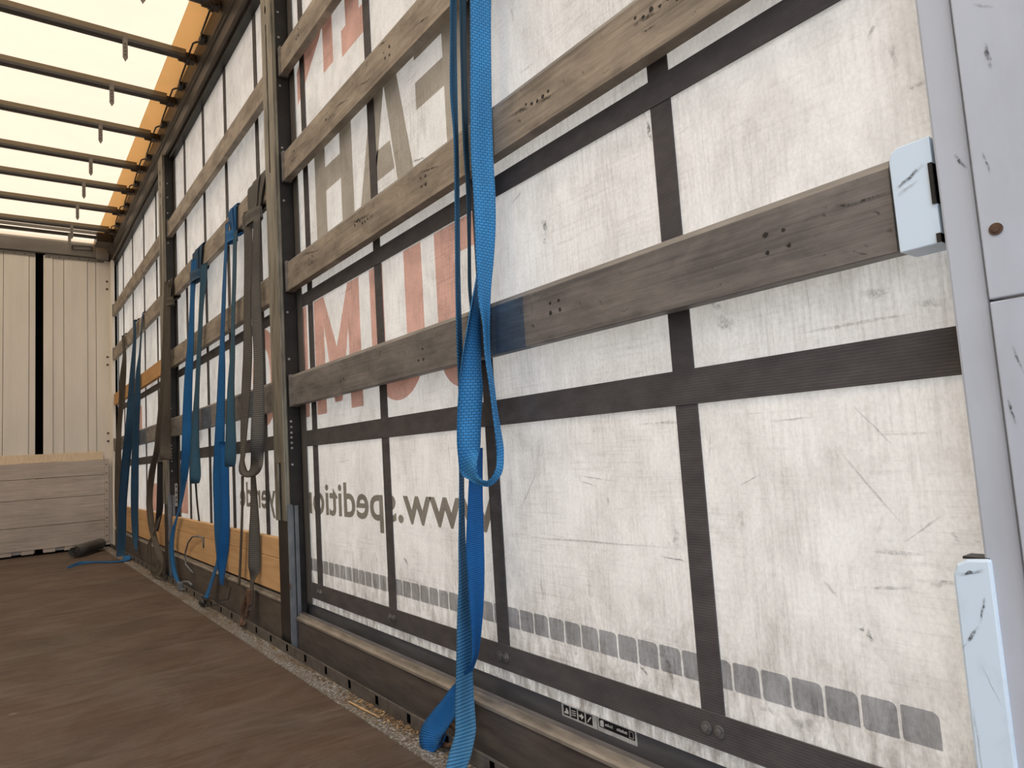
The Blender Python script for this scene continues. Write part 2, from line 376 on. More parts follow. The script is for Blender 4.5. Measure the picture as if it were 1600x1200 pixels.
class MB:
    def __init__(self):
        self.v = []; self.f = []; self.mi = []; self.uv = {}
    def face(self, idx, m=0, uv=None):
        self.f.append(tuple(idx)); self.mi.append(m)
        if uv:
            self.uv[len(self.f) - 1] = uv
    def box(self, x0, x1, y0, y1, z0, z1, m=0):
        b = len(self.v)
        for z in (z0, z1):
            self.v += [(x0, y0, z), (x1, y0, z), (x1, y1, z), (x0, y1, z)]
        for q in ((0, 3, 2, 1), (4, 5, 6, 7), (0, 1, 5, 4), (1, 2, 6, 5), (2, 3, 7, 6), (3, 0, 4, 7)):
            self.face([b + i for i in q], m)
        return self
    def prism_y(self, prof, y0, y1, m=0, side_m=None, n=1):
        """closed profile of (x, z) run along y"""
        b = len(self.v); k = len(prof)
        for j in range(n + 1):
            y = y0 + (y1 - y0) * j / n
            self.v += [(x, y, z) for x, z in prof]
        for j in range(n):
            for i in range(k):
                i2 = (i + 1) % k
                mm = side_m[i] if side_m else m
                self.face([b + j * k + i, b + j * k + i2, b + (j + 1) * k + i2, b + (j + 1) * k + i], mm)
        self.face([b + i for i in range(k)][::-1], m)
        self.face([b + n * k + i for i in range(k)], m)
        return self
    def prism_x(self, pts, x0, x1, m=0):
        """closed outline of (y, z) given thickness along x"""
        b = len(self.v); k = len(pts)
        self.v += [(x0, y, z) for y, z in pts] + [(x1, y, z) for y, z in pts]
        self.face([b + i for i in range(k)], m)
        self.face([b + k + i for i in range(k)][::-1], m)
        for i in range(k):
            i2 = (i + 1) % k
            self.face([b + i, b + k + i, b + k + i2, b + i2], m)
        return self
    def tube(self, pts, r, n=8, m=0):
        pts = [Vector(p) for p in pts]
        b = len(self.v)
        up = Vector((0.31, 0.22, 0.92))
        for i, p in enumerate(pts):
            d = (pts[min(i + 1, len(pts) - 1)] - pts[max(i - 1, 0)]).normalized()
            a = d.cross(up)
            if a.length < 1e-4:
                a = d.cross(Vector((1, 0, 0)))
            a.normalize(); c = d.cross(a)
            rr = r[i] if isinstance(r, (list, tuple)) else r
            for j in range(n):
                t = 2 * math.pi * j / n
                self.v.append(tuple(p + a * math.cos(t) * rr + c * math.sin(t) * rr))
        for i in range(len(pts) - 1):
            for j in range(n):
                j2 = (j + 1) % n
                self.face([b + i * n + j, b + i * n + j2, b + (i + 1) * n + j2, b + (i + 1) * n + j], m)
        self.face([b + j for j in range(n)][::-1], m)
        self.face([b + (len(pts) - 1) * n + j for j in range(n)], m)
        return self
    def disc_x(self, x0, x1, y, z, r, n=14, m=0):
        return self.prism_x([(y + r * math.cos(2 * math.pi * i / n), z + r * math.sin(2 * math.pi * i / n)) for i in range(n)], x0, x1, m)
    def ribbon(self, st, th=0.0024, sub=6, m=0, closed_ends=True):
        """woven band through stations (edge A xyz + edge B xyz), smooth in between"""
        A = [Vector(s[:3]) for s in st]; B = [Vector(s[3:]) for s in st]
        def cr(P):
            out = []
            for i in range(len(P) - 1):
                p0, p1, p2, p3 = P[max(i - 1, 0)], P[i], P[i + 1], P[min(i + 2, len(P) - 1)]
                for k in range(sub):
                    t = k / sub
                    out.append(0.5 * ((2 * p1) + (p2 - p0) * t + (2 * p0 - 5 * p1 + 4 * p2 - p3) * t * t + (3 * p1 - p0 - 3 * p2 + p3) * t ** 3))
            out.append(P[-1]); return out
        A, B = cr(A), cr(B)
        nn = []; L = [0.0]
        C = [(a + b) / 2 for a, b in zip(A, B)]
        for i in range(len(A)):
            d = C[min(i + 1, len(C) - 1)] - C[max(i - 1, 0)]
            w = B[i] - A[i]
            q = d.cross(w)
            q = q.normalized() if q.length > 1e-9 else (nn[-1] if nn else Vector((1, 0, 0)))
            nn.append(q)
            if i:
                L.append(L[-1] + (C[i] - C[i - 1]).length)
        b = len(self.v); K = 4   # points across on each side
        for i in range(len(A)):
            for k in range(K):
                self.v.append(tuple(A[i].lerp(B[i], k / (K - 1)) + nn[i] * th / 2))
            for k in range(K):
                self.v.append(tuple(A[i].lerp(B[i], k / (K - 1)) - nn[i] * th / 2))
        R = 2 * K
        for i in range(len(A) - 1):
            o, o2 = b + i * R, b + (i + 1) * R
            for k in range(K - 1):
                u0, u1 = k / (K - 1), (k + 1) / (K - 1)
                uv = [(u0, L[i]), (u1, L[i]), (u1, L[i + 1]), (u0, L[i + 1])]
                self.face([o + k, o + k + 1, o2 + k + 1, o2 + k], m, uv)
                self.face([o + K + k, o2 + K + k, o2 + K + k + 1, o + K + k + 1], m, [uv[0], uv[3], uv[2], uv[1]])
            for k in (0, K - 1):
                self.face([o + k, o2 + k, o2 + K + k, o + K + k], m, [(k / 3, L[i]), (k / 3, L[i + 1]), (k / 3, L[i + 1]), (k / 3, L[i])])
        for o in (b, b + (len(A) - 1) * R):
            self.face([o + k for k in range(K)] + [o + K + k for k in reversed(range(K))], m, [(0, 0)] * (2 * K))
        return self
    def blob(self, c, r, amp=0.25, fr=3.0, seed=0, nu=14, nv=10, m=0):
        b = len(self.v)
        for j in range(nv + 1):
            th = math.pi * j / nv
            for i in range(nu):
                ph = 2 * math.pi * i / nu
                d = Vector((math.sin(th) * math.cos(ph), math.sin(th) * math.sin(ph), math.cos(th)))
                k = 1 + amp * mnoise.noise(d * fr + Vector((seed, seed * 2.3, 0)))
                self.v.append((c[0] + d.x * r[0] * k, c[1] + d.y * r[1] * k, c[2] + d.z * r[2] * k))
        for j in range(nv):
            for i in range(nu):
                i2 = (i + 1) % nu
                uv = [(i / nu, j * .01), ((i + 1) / nu, j * .01), ((i + 1) / nu, (j + 1) * .01), (i / nu, (j + 1) * .01)]
                self.face([b + j * nu + i, b + j * nu + i2, b + (j + 1) * nu + i2, b + (j + 1) * nu + i], m, uv)
        return self
    def build(self, name, mats, parent=None, bevel=0.0, smooth=False, loc=None):
        me = bpy.data.meshes.new(name)
        off = root_loc(parent) if parent else Vector(loc or (0, 0, 0))
        me.from_pydata([tuple(Vector(p) - off) for p in self.v], [], self.f)
        if not isinstance(mats, (list, tuple)):
            mats = [mats]
        for mm in mats:
            me.materials.append(M[mm])
        for i, p in enumerate(me.polygons):
            p.material_index = self.mi[i]
            p.use_smooth = smooth
        if self.uv:
            ul = me.uv_layers.new(name='UVMap')
            for i, p in enumerate(me.polygons):
                u = self.uv.get(i)
                if u:
                    for li, q in zip(p.loop_indices, u):
                        ul.data[li].uv = q
        bm = bmesh.new()
        bm.from_mesh(me)
        if not self.uv:
            bmesh.ops.recalc_face_normals(bm, faces=bm.faces)
        bm.to_mesh(me)
        bm.free()
        me.update()
        o = bpy.data.objects.new(name, me)
        COL.objects.link(o)
        if parent:
            o.parent = parent
        else:
            o.location = off
        if bevel:
            md = o.modifiers.new('bevel', 'BEVEL')
            md.width = bevel; md.segments = 2; md.limit_method = 'ANGLE'; md.angle_limit = math.radians(40)
        return o

def scuff(x, s, parent):
    ya, za, yb, zb, w, k = s
    a, b = Vector((ya, za)), Vector((yb, zb))
    d = b - a
    n_ = Vector((-d.y, d.x)).normalized() * w * 0.0005
    rnd = random.Random(int((ya + za) * 10000))
    m = MB()
    N = 6
    for i in range(N + 1):
        c = a + d * i / N + n_ * rnd.uniform(-0.5, 0.5)
        q = n_ * rnd.uniform(0.7, 1.3)
        m.v += [(x, (c + q).x, (c + q).y), (x, (c - q).x, (c - q).y)]
    for i in range(N):
        m.face([2 * i, 2 * i + 1, 2 * i + 3, 2 * i + 2], 0, [(i / N, 1), (i / N, 0), ((i + 1) / N, 0), ((i + 1) / N, 1)])
    return m.build('scuff_mark', ('scuff_faint', 'scuff', 'scuff_weave')[k], parent)

def tag(o, label=None, cat=None, group=None, kind=None):
    if label: o['label'] = label
    if cat: o['category'] = cat
    if group: o['group'] = group
    if kind: o['kind'] = kind
    return o

def empty(name, loc, label, cat, group=None, kind=None):
    o = bpy.data.objects.new(name, None)
    o.empty_display_size = 0.05
    COL.objects.link(o)
    o.location = loc
    return tag(o, label, cat, group, kind)

# strap bands: edge A xyz, edge B xyz at each station (metres)
STRAPS={
 'near_front':[[0.77,1.073,1.619,0.82,1.07,1.619],[0.77,1.078,1.573,0.82,1.075,1.573],[0.77,1.085,1.5,0.82,1.083,1.5],[0.77,1.098,1.379,0.82,1.093,1.379],[0.769,1.107,1.258,0.819,1.099,1.258],[0.769,1.107,1.175,0.817,1.097,1.175],[0.767,1.105,1.108,0.817,1.103,1.108],[0.765,1.105,1.042,0.815,1.114,1.042],[0.767,1.107,0.991,0.813,1.125,0.991],[0.766,1.106,0.951,0.81,1.129,0.951],[0.767,1.098,0.897,0.805,1.13,0.897],[0.768,1.098,0.839,0.804,1.132,0.839],[0.768,1.09,0.779,0.804,1.124,0.779],[0.77,1.087,0.728,0.806,1.122,0.728],[0.771,1.083,0.676,0.809,1.116,0.676],[0.782,1.099,0.637,0.8,1.1,0.641],[0.776,1.096,0.611,0.792,1.099,0.603],[0.77,1.109,0.591,0.782,1.123,0.579],[0.766,1.125,0.589,0.775,1.149,0.579],[0.764,1.142,0.599,0.77,1.18,0.59],[0.763,1.142,0.624,0.766,1.208,0.606],[0.79,1.167,0.655,0.74,1.175,0.655],[0.79,1.158,0.707,0.746,1.181,0.707],[0.794,1.151,0.772,0.746,1.168,0.772],[0.799,1.159,0.825,0.749,1.157,0.825],[0.802,1.159,0.89,0.756,1.141,0.89],[0.806,1.161,0.95,0.766,1.131,0.95],[0.812,1.164,0.998,0.778,1.128,0.998],[0.82,1.164,1.047,0.786,1.127,1.047],[0.824,1.15,1.161,0.788,1.116,1.161],[0.825,1.135,1.323,0.787,1.103,1.323],[0.825,1.12,1.514,0.787,1.088,1.514],[0.825,1.109,1.637,0.787,1.077,1.637]],
 'near_thin_left':[[0.772,1.148,1.675,0.808,1.182,1.675],[0.772,1.161,1.549,0.808,1.195,1.549],[0.771,1.173,1.422,0.809,1.206,1.422],[0.773,1.173,1.321,0.807,1.209,1.321],[0.773,1.18,1.208,0.807,1.217,1.208],[0.773,1.197,1.014,0.807,1.233,1.014],[0.772,1.205,0.876,0.808,1.241,0.876],[0.778,1.218,0.766,0.812,1.254,0.766],[0.778,1.23,0.629,0.812,1.266,0.629],[0.778,1.237,0.561,0.812,1.273,0.561],[0.773,1.243,0.452,0.811,1.277,0.452],[0.77,1.245,0.379,0.81,1.274,0.379],[0.766,1.25,0.319,0.81,1.272,0.319],[0.761,1.253,0.248,0.809,1.27,0.248],[0.759,1.258,0.189,0.807,1.271,0.189],[0.754,1.259,0.132,0.804,1.267,0.132],[0.747,1.253,0.085,0.797,1.254,0.085],[0.741,1.252,0.069,0.791,1.247,0.069],[0.726,1.253,0.037,0.774,1.239,0.037],[0.71,1.245,0.006,0.76,1.242,0.006],[0.697,1.235,-0.017,0.747,1.234,-0.017]],
 'near_thin_mid':[[0.776,1.12,1.659,0.814,1.153,1.659],[0.777,1.131,1.534,0.813,1.165,1.534],[0.777,1.139,1.408,0.813,1.173,1.408],[0.777,1.144,1.296,0.813,1.179,1.296],[0.778,1.144,1.197,0.812,1.18,1.197],[0.779,1.151,1.087,0.811,1.19,1.087],[0.781,1.162,0.993,0.813,1.2,0.993],[0.784,1.164,0.938,0.816,1.202,0.938],[0.786,1.169,0.884,0.82,1.205,0.884],[0.789,1.185,0.79,0.823,1.222,0.79],[0.789,1.198,0.668,0.823,1.235,0.668]],
 'near_low_wide':[[0.778,1.183,0.654,0.822,1.206,0.654],[0.777,1.2,0.561,0.823,1.217,0.561],[0.775,1.217,0.454,0.825,1.226,0.454],[0.776,1.219,0.388,0.824,1.23,0.388],[0.777,1.219,0.322,0.823,1.239,0.322],[0.78,1.222,0.255,0.82,1.252,0.255],[0.778,1.234,0.208,0.816,1.265,0.208],[0.785,1.319,0.147,0.795,1.281,0.153],[0.778,1.357,0.109,0.785,1.301,0.101],[0.77,1.407,0.063,0.775,1.333,0.058],[0.76,1.424,0.035,0.768,1.347,0.04],[0.752,1.418,0.011,0.762,1.349,0.028],[0.752,1.396,-0.003,0.764,1.365,0.01],[0.76,1.37,0.004,0.772,1.35,0.025],[0.775,1.361,0.021,0.785,1.357,0.038]],
 'grey_left':[[0.786,2.765,1.665,0.804,2.718,1.665],[0.791,2.79,1.487,0.809,2.743,1.487],[0.793,2.822,1.296,0.807,2.774,1.296],[0.784,2.816,1.099,0.806,2.772,1.099],[0.779,2.842,0.921,0.801,2.797,0.921],[0.779,2.865,0.781,0.791,2.817,0.781],[0.78,2.877,0.692,0.784,2.827,0.692],[0.775,2.887,0.644,0.785,2.843,0.666],[0.77,2.856,0.616,0.78,2.801,0.635],[0.766,2.763,0.601,0.776,2.762,0.625],[0.762,2.615,0.608,0.772,2.725,0.632],[0.76,2.536,0.635,0.77,2.704,0.654],[0.78,2.575,0.68,0.744,2.61,0.68],[0.78,2.558,0.731,0.734,2.576,0.731],[0.783,2.564,0.826,0.747,2.599,0.826],[0.787,2.574,0.947,0.763,2.618,0.947],[0.796,2.6,1.073,0.774,2.644,1.073],[0.802,2.625,1.251,0.778,2.669,1.251],[0.803,2.63,1.405,0.787,2.677,1.405],[0.801,2.599,1.601,0.789,2.647,1.601]],
 'grey_tail':[[0.8,2.81,0.638,0.8,2.76,0.638],[0.796,2.805,0.551,0.804,2.755,0.551],[0.791,2.803,0.464,0.809,2.757,0.464],[0.783,2.801,0.377,0.813,2.761,0.377],[0.78,2.806,0.298,0.816,2.771,0.298],[0.78,2.81,0.254,0.816,2.775,0.254],[0.788,2.824,0.23,0.812,2.78,0.23],[0.8,2.86,0.192,0.8,2.81,0.192],[0.799,2.869,0.137,0.801,2.819,0.137],[0.787,2.87,0.077,0.793,2.82,0.077]],
 'grey_thin':[[0.799,2.945,0.604,0.801,2.916,0.604],[0.8,2.964,0.458,0.8,2.934,0.458],[0.8,3.011,0.246,0.8,2.981,0.246],[0.8,3.039,0.152,0.8,3.009,0.152]],
 'blue_right_left':[[0.798,3.092,1.718,0.802,3.042,1.718],[0.8,3.109,1.653,0.8,3.059,1.653],[0.8,3.14,1.551,0.8,3.09,1.551],[0.798,3.174,1.413,0.802,3.124,1.413],[0.794,3.205,1.23,0.8,3.156,1.23],[0.786,3.221,1.073,0.804,3.175,1.073],[0.781,3.249,0.903,0.806,3.205,0.903],[0.773,3.262,0.76,0.807,3.226,0.76],[0.774,3.305,0.618,0.806,3.266,0.618],[0.781,3.335,0.474,0.803,3.29,0.474],[0.789,3.365,0.357,0.801,3.317,0.357],[0.799,3.393,0.283,0.801,3.343,0.283],[0.8,3.387,0.226,0.8,3.337,0.226],[0.8,3.457,0.161,0.8,3.407,0.161],[0.79,3.517,0.083,0.79,3.467,0.083],[0.771,3.522,0.041,0.779,3.473,0.041]],
 'blue_right_right':[[0.797,2.97,1.647,0.803,2.92,1.647],[0.799,2.981,1.58,0.801,2.931,1.58],[0.799,3.005,1.432,0.801,2.955,1.432],[0.799,3.039,1.271,0.801,2.989,1.271],[0.794,3.045,1.133,0.8,2.996,1.133],[0.783,3.055,0.996,0.797,3.007,0.996],[0.774,3.049,0.886,0.796,3.004,0.886],[0.763,3.038,0.751,0.797,3.002,0.751],[0.759,3.04,0.676,0.797,3.008,0.676],[0.768,3.068,0.646,0.796,3.027,0.646],[0.785,3.114,0.665,0.805,3.068,0.665]],
 'blue_right_low':[[0.786,3.229,0.758,0.814,3.187,0.758],[0.786,3.236,0.56,0.814,3.194,0.56],[0.785,3.242,0.42,0.815,3.202,0.42],[0.781,3.271,0.306,0.819,3.238,0.306],[0.783,3.306,0.233,0.817,3.27,0.233],[0.794,3.324,0.167,0.806,3.275,0.167],[0.8,3.329,0.121,0.8,3.279,0.121]],
 'blue_mid_left':[[0.791,3.732,1.722,0.809,3.685,1.722],[0.791,3.752,1.659,0.809,3.705,1.659],[0.794,3.794,1.516,0.806,3.746,1.516],[0.789,3.848,1.306,0.811,3.803,1.306],[0.781,3.898,1.126,0.813,3.86,1.126],[0.775,3.932,0.926,0.815,3.903,0.926],[0.77,3.934,0.791,0.81,3.905,0.791],[0.774,3.994,0.647,0.806,3.955,0.647],[0.787,4.075,0.555,0.803,4.028,0.555],[0.797,4.167,0.466,0.803,4.117,0.466],[0.8,4.276,0.382,0.8,4.226,0.382],[0.792,4.368,0.302,0.802,4.319,0.302],[0.783,4.387,0.208,0.797,4.339,0.208],[0.778,4.322,0.118,0.792,4.274,0.118],[0.773,4.23,0.065,0.787,4.182,0.065],[0.769,4.122,0.038,0.781,4.074,0.038]],
 'blue_mid_right':[[0.791,3.523,1.645,0.809,3.477,1.645],[0.79,3.543,1.569,0.81,3.497,1.569],[0.795,3.602,1.443,0.805,3.554,1.443],[0.795,3.66,1.259,0.805,3.611,1.259],[0.795,3.718,1.071,0.805,3.669,1.071],[0.785,3.742,0.911,0.805,3.696,0.911],[0.776,3.741,0.782,0.804,3.7,0.782],[0.762,3.712,0.637,0.808,3.693,0.637],[0.762,3.718,0.59,0.804,3.69,0.59],[0.778,3.768,0.573,0.802,3.723,0.573],[0.793,3.807,0.605,0.807,3.759,0.605]],
 'blue_mid_string':[[0.807,3.831,0.588,0.813,3.818,0.588],[0.828,3.899,0.47,0.832,3.886,0.47],[0.838,3.898,0.346,0.842,3.885,0.346]],
 'brown_left':[[0.784,4.411,1.763,0.796,4.363,1.763],[0.784,4.441,1.634,0.796,4.393,1.634],[0.775,4.448,1.422,0.795,4.402,1.422],[0.768,4.486,1.196,0.792,4.442,1.196],[0.759,4.53,1.009,0.791,4.491,1.009],[0.756,4.606,0.86,0.784,4.564,0.86],[0.758,4.688,0.766,0.782,4.645,0.766],[0.755,4.839,0.651,0.785,4.798,0.651],[0.755,4.941,0.51,0.785,4.901,0.51],[0.755,4.949,0.409,0.785,4.909,0.409],[0.755,4.867,0.284,0.785,4.827,0.284],[0.751,4.712,0.205,0.779,4.67,0.205],[0.74,4.522,0.14,0.77,4.482,0.14],[0.748,4.555,0.099,0.755,4.399,0.095],[0.745,4.665,0.055,0.75,4.552,0.032],[0.745,4.773,0.071,0.75,4.786,0.022],[0.75,4.892,0.121,0.76,4.829,0.133],[0.755,4.919,0.19,0.765,4.844,0.21],[0.765,4.772,0.277,0.775,4.702,0.296],[0.775,4.698,0.35,0.785,4.63,0.379]],
 'brown_right':[[0.795,4.378,1.736,0.805,4.319,1.736],[0.788,4.415,1.531,0.802,4.356,1.531],[0.776,4.425,1.265,0.804,4.372,1.265],[0.767,4.432,1.038,0.803,4.384,1.038],[0.751,4.443,0.814,0.809,4.429,0.814],[0.746,4.41,0.739,0.804,4.398,0.739],[0.754,4.423,0.709,0.802,4.386,0.709],[0.778,4.479,0.732,0.802,4.424,0.732]],
 'brown_dark':[[0.772,4.651,0.698,0.808,4.617,0.698],[0.772,4.685,0.531,0.808,4.651,0.531],[0.776,4.741,0.394,0.804,4.7,0.394],[0.783,4.862,0.27,0.797,4.814,0.27]],
 'far_blue_left':[[0.796,5.698,1.774,0.804,5.638,1.774],[0.794,5.691,1.648,0.806,5.633,1.648],[0.791,5.745,1.526,0.809,5.688,1.526],[0.782,5.809,1.356,0.812,5.758,1.356],[0.776,5.875,1.183,0.814,5.829,1.183],[0.766,5.908,1.011,0.814,5.873,1.011],[0.756,5.978,0.834,0.814,5.964,0.834],[0.75,6.085,0.64,0.81,6.074,0.64],[0.746,6.184,0.392,0.804,6.172,0.392],[0.743,6.208,0.193,0.801,6.197,0.193],[0.736,6.216,0.045,0.794,6.202,0.045],[0.729,6.2,-0.02,0.781,6.171,-0.02]],
 'far_blue_right':[[0.804,5.425,1.64,0.806,5.376,1.64],[0.802,5.501,1.49,0.808,5.451,1.49],[0.788,5.549,1.357,0.812,5.506,1.357],[0.783,5.589,1.157,0.817,5.553,1.157],[0.782,5.652,0.994,0.818,5.618,0.994],[0.779,5.706,0.823,0.821,5.678,0.823],[0.775,5.747,0.542,0.825,5.737,0.542],[0.776,5.761,0.355,0.824,5.751,0.355],[0.784,5.759,0.17,0.816,5.72,0.17],[0.785,5.656,0.084,0.795,5.607,0.084]],
 'far_grey':[[0.8,6.334,1.767,0.81,6.275,1.767],[0.792,6.216,1.596,0.808,6.158,1.596],[0.78,6.311,1.416,0.82,6.266,1.416],[0.784,6.408,1.232,0.816,6.358,1.232],[0.786,6.534,1.05,0.814,6.481,1.05],[0.772,6.53,0.854,0.808,6.482,0.854],[0.767,6.569,0.485,0.813,6.53,0.485],[0.772,6.553,0.224,0.808,6.504,0.224],[0.768,6.448,0.052,0.792,6.393,0.052]],
}
SCUFF_CURTAIN = [[1.018, 1.1, 1.001, 1.075, 14, 1], [1.014, 1.063, 1.011, 1.05, 8, 1], [1.111, 1.164, 1.068, 1.185, 5, 0], [0.728, 1.193, 0.722, 1.141, 7, 1], [0.734, 1.213, 0.729, 1.183, 4, 0], [0.628, 0.824, 0.593, 0.809, 22, 2], [0.646, 0.857, 0.603, 0.829, 10, 2], [0.449, 0.398, 0.441, 0.381, 6, 1], [0.457, 0.393, 0.449, 0.398, 5, 1], [1.152, 0.516, 1.083, 0.601, 5, 0], [0.969, 0.592, 0.869, 0.58, 3, 0], [0.961, 0.58, 0.911, 0.571, 3, 0], [1.185, 0.464, 0.712, 0.474, 4, 0], [0.779, 0.458, 0.714, 0.454, 3, 1], [0.413, 0.976, 0.424, 0.852, 2.5, 0], [0.35, 1.154, 0.369, 1.127, 6, 2], [0.34, 1.111, 0.336, 1.076, 9, 2], [0.332, 1.05, 0.301, 1.047, 8, 2], [0.413, 0.814, 0.367, 0.81, 12, 2], [0.347, 0.79, 0.313, 0.786, 9, 2], [0.37, 0.459, 0.335, 0.468, 7, 2], [0.458, 0.446, 0.377, 0.456, 5, 2], [0.44, 0.494, 0.359, 0.495, 5, 2], [0.337, 0.524, 0.331, 0.51, 5, 2], [0.317, 0.514, 0.308, 0.512, 5, 2], [0.576, 0.257, 0.526, 0.254, 18, 2], [0.621, 0.262, 0.576, 0.257, 8, 2], [1.095, 0.391, 1.091, 0.341, 5, 0], [0.954, 0.406, 0.954, 0.366, 4, 0], [0.74, 0.51, 0.738, 0.47, 14, 2], [0.842, 0.27, 0.822, 0.258, 5, 1], [0.614, 0.573, 0.575, 0.591, 3, 0], [0.557, 0.663, 0.48, 0.666, 4, 0], [0.436, 0.679, 0.388, 0.62, 2.5, 0], [0.393, 0.505, 0.34, 0.545, 3, 0], [1.861, 0.38, 1.835, 0.346, 10, 2], [1.684, 0.377, 1.65, 0.355, 9, 1], [0.467, 0.632, 0.384, 0.521, 3, 0], [0.499, 0.452, 0.48, 0.43, 4, 0], [1.421, 0.69, 1.415, 0.598, 3, 0], [1.649, 0.364, 1.588, 0.289, 4, 2]]
SCUFF_SLAT = [[1.456, 1.378, 1.367, 1.36, 6, 1], [1.411, 1.337, 1.306, 1.316, 5, 1], [1.042, 1.314, 0.969, 1.308, 9, 1], [0.953, 1.307, 0.897, 1.3, 8, 1], [0.705, 1.324, 0.639, 1.313, 7, 1], [0.687, 1.301, 0.653, 1.296, 4, 1], [1.009, 0.931, 1.008, 0.899, 2, 1], [1.046, 0.928, 1.037, 0.898, 2, 1], [0.409, 0.92, 0.371, 0.915, 5, 1], [0.386, 0.918, 0.348, 0.915, 4, 1], [1.73, 1.713, 1.647, 1.697, 7, 1], [1.918, 1.731, 1.799, 1.707, 6, 1], [1.6, 1.761, 1.542, 1.754, 6, 1], [1.389, 1.707, 1.326, 1.697, 5, 1], [2.238, 1.348, 2.065, 1.323, 7, 1], [1.836, 1.338, 1.685, 1.319, 8, 1], [1.707, 1.307, 1.665, 1.318, 5, 1]]

# ================================================================== setting
XC = 0.870          # inner face of the side curtain
XS = 0.822          # front of the side slats
YB = 7.15           # bulkhead
# floor
tag(MB().box(-1.68, 0.727, -0.6, YB, -0.03, 0.0).build('floor', 'floor'),
    'brown worn plywood load floor of the trailer', 'floor', None, 'structure')
tag(MB().box(0.727, 0.786, -0.6, YB, -0.03, 0.002).build('trim_1', 'strip'),
    'speckled galvanised edge strip between plywood floor and upright rail', 'trim', None, 'structure')
tag(MB().box(0.786, 0.93, -0.6, YB, -0.09, -0.06).build('trim_2', 'black'),
    'black gap beneath the lower side boards', 'trim', None, 'structure')
tag(MB().box(0.876, 0.91, 0.27, YB, -0.06, 0.154).build('trim_3', 'rail_grey'),
    'blue grey outer bottom rail below the curtain hem', 'trim', None, 'structure')
# roof
ceil = empty('ceiling', (-0.45, 3.3, 2.754), 'cream translucent roof tarpaulin glowing with daylight', 'ceiling', None, 'structure')
rb = MB()
n = 24
for i in range(n):
    y0 = -0.6 + (YB + 0.6) * i / n; y1 = -0.6 + (YB + 0.6) * (i + 1) / n
    b = len(rb.v)
    rb.v += [(-1.68, y0, 2.754), (0.80, y0, 2.754), (0.80, y1, 2.754), (-1.68, y1, 2.754)]
    rb.face([b, b + 1, b + 2, b + 3])
rb.build('tarpaulin', 'roof', ceil)
MB().box(0.675, 0.80, -0.6, YB, 2.747, 2.749).build('edge_band', 'roof_band', ceil)
# left side curtain (outside the picture, closes the room)
tag(MB().box(-1.70, -1.68, -0.6, YB, 0.0, 2.79).build('wall_left', 'curtain'),
    'white side curtain opposite', 'wall', None, 'structure')

# bulkhead
wf = empty('wall_front', (0, YB, 0), 'off-white aluminium panelled bulkhead closing the far end', 'wall', None, 'structure')
MB().box(-1.68, 0.90, YB + 0.03, YB + 0.05, -0.03, 2.79).build('backing', 'hole', wf)
def panel(xs, offs):
    m = MB()
    for (x0, x1), d in zip(zip(xs[:-1], xs[1:]), offs):
        m.box(x0 + 0.0015, x1 - 0.0015, YB + d, YB + 0.028, 0.02, 2.61)
    return m.build('panel', 'panel', wf, 0.002)
panel([-1.68, -1.3, -0.95, -0.6, -0.25, 0.02, 0.20, 0.247], [0.004, 0.0, 0.004, 0, 0.003, 0.0, 0.004])
panel([0.302, 0.374, 0.454, 0.634, 0.70, 0.815], [0.0, 0.005, 0.0, 0.004, 0.0])
m = MB()
for x0, x1 in ((-1.66, 0.243), (0.315, 0.765)):
    m.box(x0, x1, YB - 0.008, YB + 0.002, 2.588, 2.622)
    x = x0 + 0.03
    while x < x1 - 0.02:
        m.box(x - 0.004, x + 0.004, YB - 0.011, YB - 0.006, 2.596, 2.604, 1)
        x += 0.075
m.build('top_flange', ['header', 'dent'], wf)
for z in (2.415, 2.343, 1.709, 1.637, 1.012, 0.940):
    m = MB()
    m.v = []
    b = 0
    k = 10
    ring = [(0.788 + 0.010 * math.cos(2 * math.pi * i / k), z + 0.010 * math.sin(2 * math.pi * i / k)) for i in range(k)]
    m.v = [(x, YB - 0.006, zz) for x, zz in ring] + [(x, YB + 0.002, zz) for x, zz in ring]
    m.face(range(k))
    for i in range(k):
        m.face([i, (i + 1) % k, k + (i + 1) % k, k + i])
    m.build('screw', 'rust', wf)
tag(MB().box(0.812, 0.838, YB - 0.10, YB + 0.02, 0.0, 2.60).build('trim_4', 'panel', None, 0.003),
    'pale upright corner trim where bulkhead meets the side', 'trim', None, 'structure')

kb = empty('kickboard', (-0.4, YB - 0.03, 0.04), 'weathered grey plank kickboard with splintered pale top, foot of bulkhead', 'kickboard')
for z0, z1 in ((0.050, 0.241), (0.243, 0.467), (0.469, 0.641), (0.643, 0.775)):
    MB().box(-1.66, 0.752, YB - 0.055, YB - 0.004, z0, z1 - 0.001).build('plank', 'kick', kb, 0.003)
mt = MB()
mt.v = []
prof = [(YB - 0.052, 0.776), (YB - 0.020, 0.846), (YB - 0.004, 0.850), (YB - 0.004, 0.776)]
xs = [-1.66 + (0.742 + 1.66) * i / 60 for i in range(61)]
for i, x in enumerate(xs):
    for j, (y, z) in enumerate(prof):
        jit = 0.004 * mnoise.noise(Vector((x * 14, j * 3.1, 0.7))) if j < 3 else 0
        mt.v.append((x, y + jit, z + jit))
for i in range(60):
    for j in range(4):
        j2 = (j + 1) % 4
        mt.face([i * 4 + j, i * 4 + j2, (i + 1) * 4 + j2, (i + 1) * 4 + j])
mt.face([0, 1, 2, 3]); mt.face([240, 243, 242, 241])
mt.build('capping', 'kick_top', kb)
me_ = MB().box(0.752, 0.782, YB - 0.058, YB - 0.004, 0.055, 0.78)
for i in range(9):
    z = 0.10 + i * 0.078
    me_.box(0.762, 0.770, YB - 0.0595, YB - 0.057, z, z + 0.010, 1)
tag(me_.build('end_strip', ['kick', 'dent'], kb), 'perforated steel end strip')
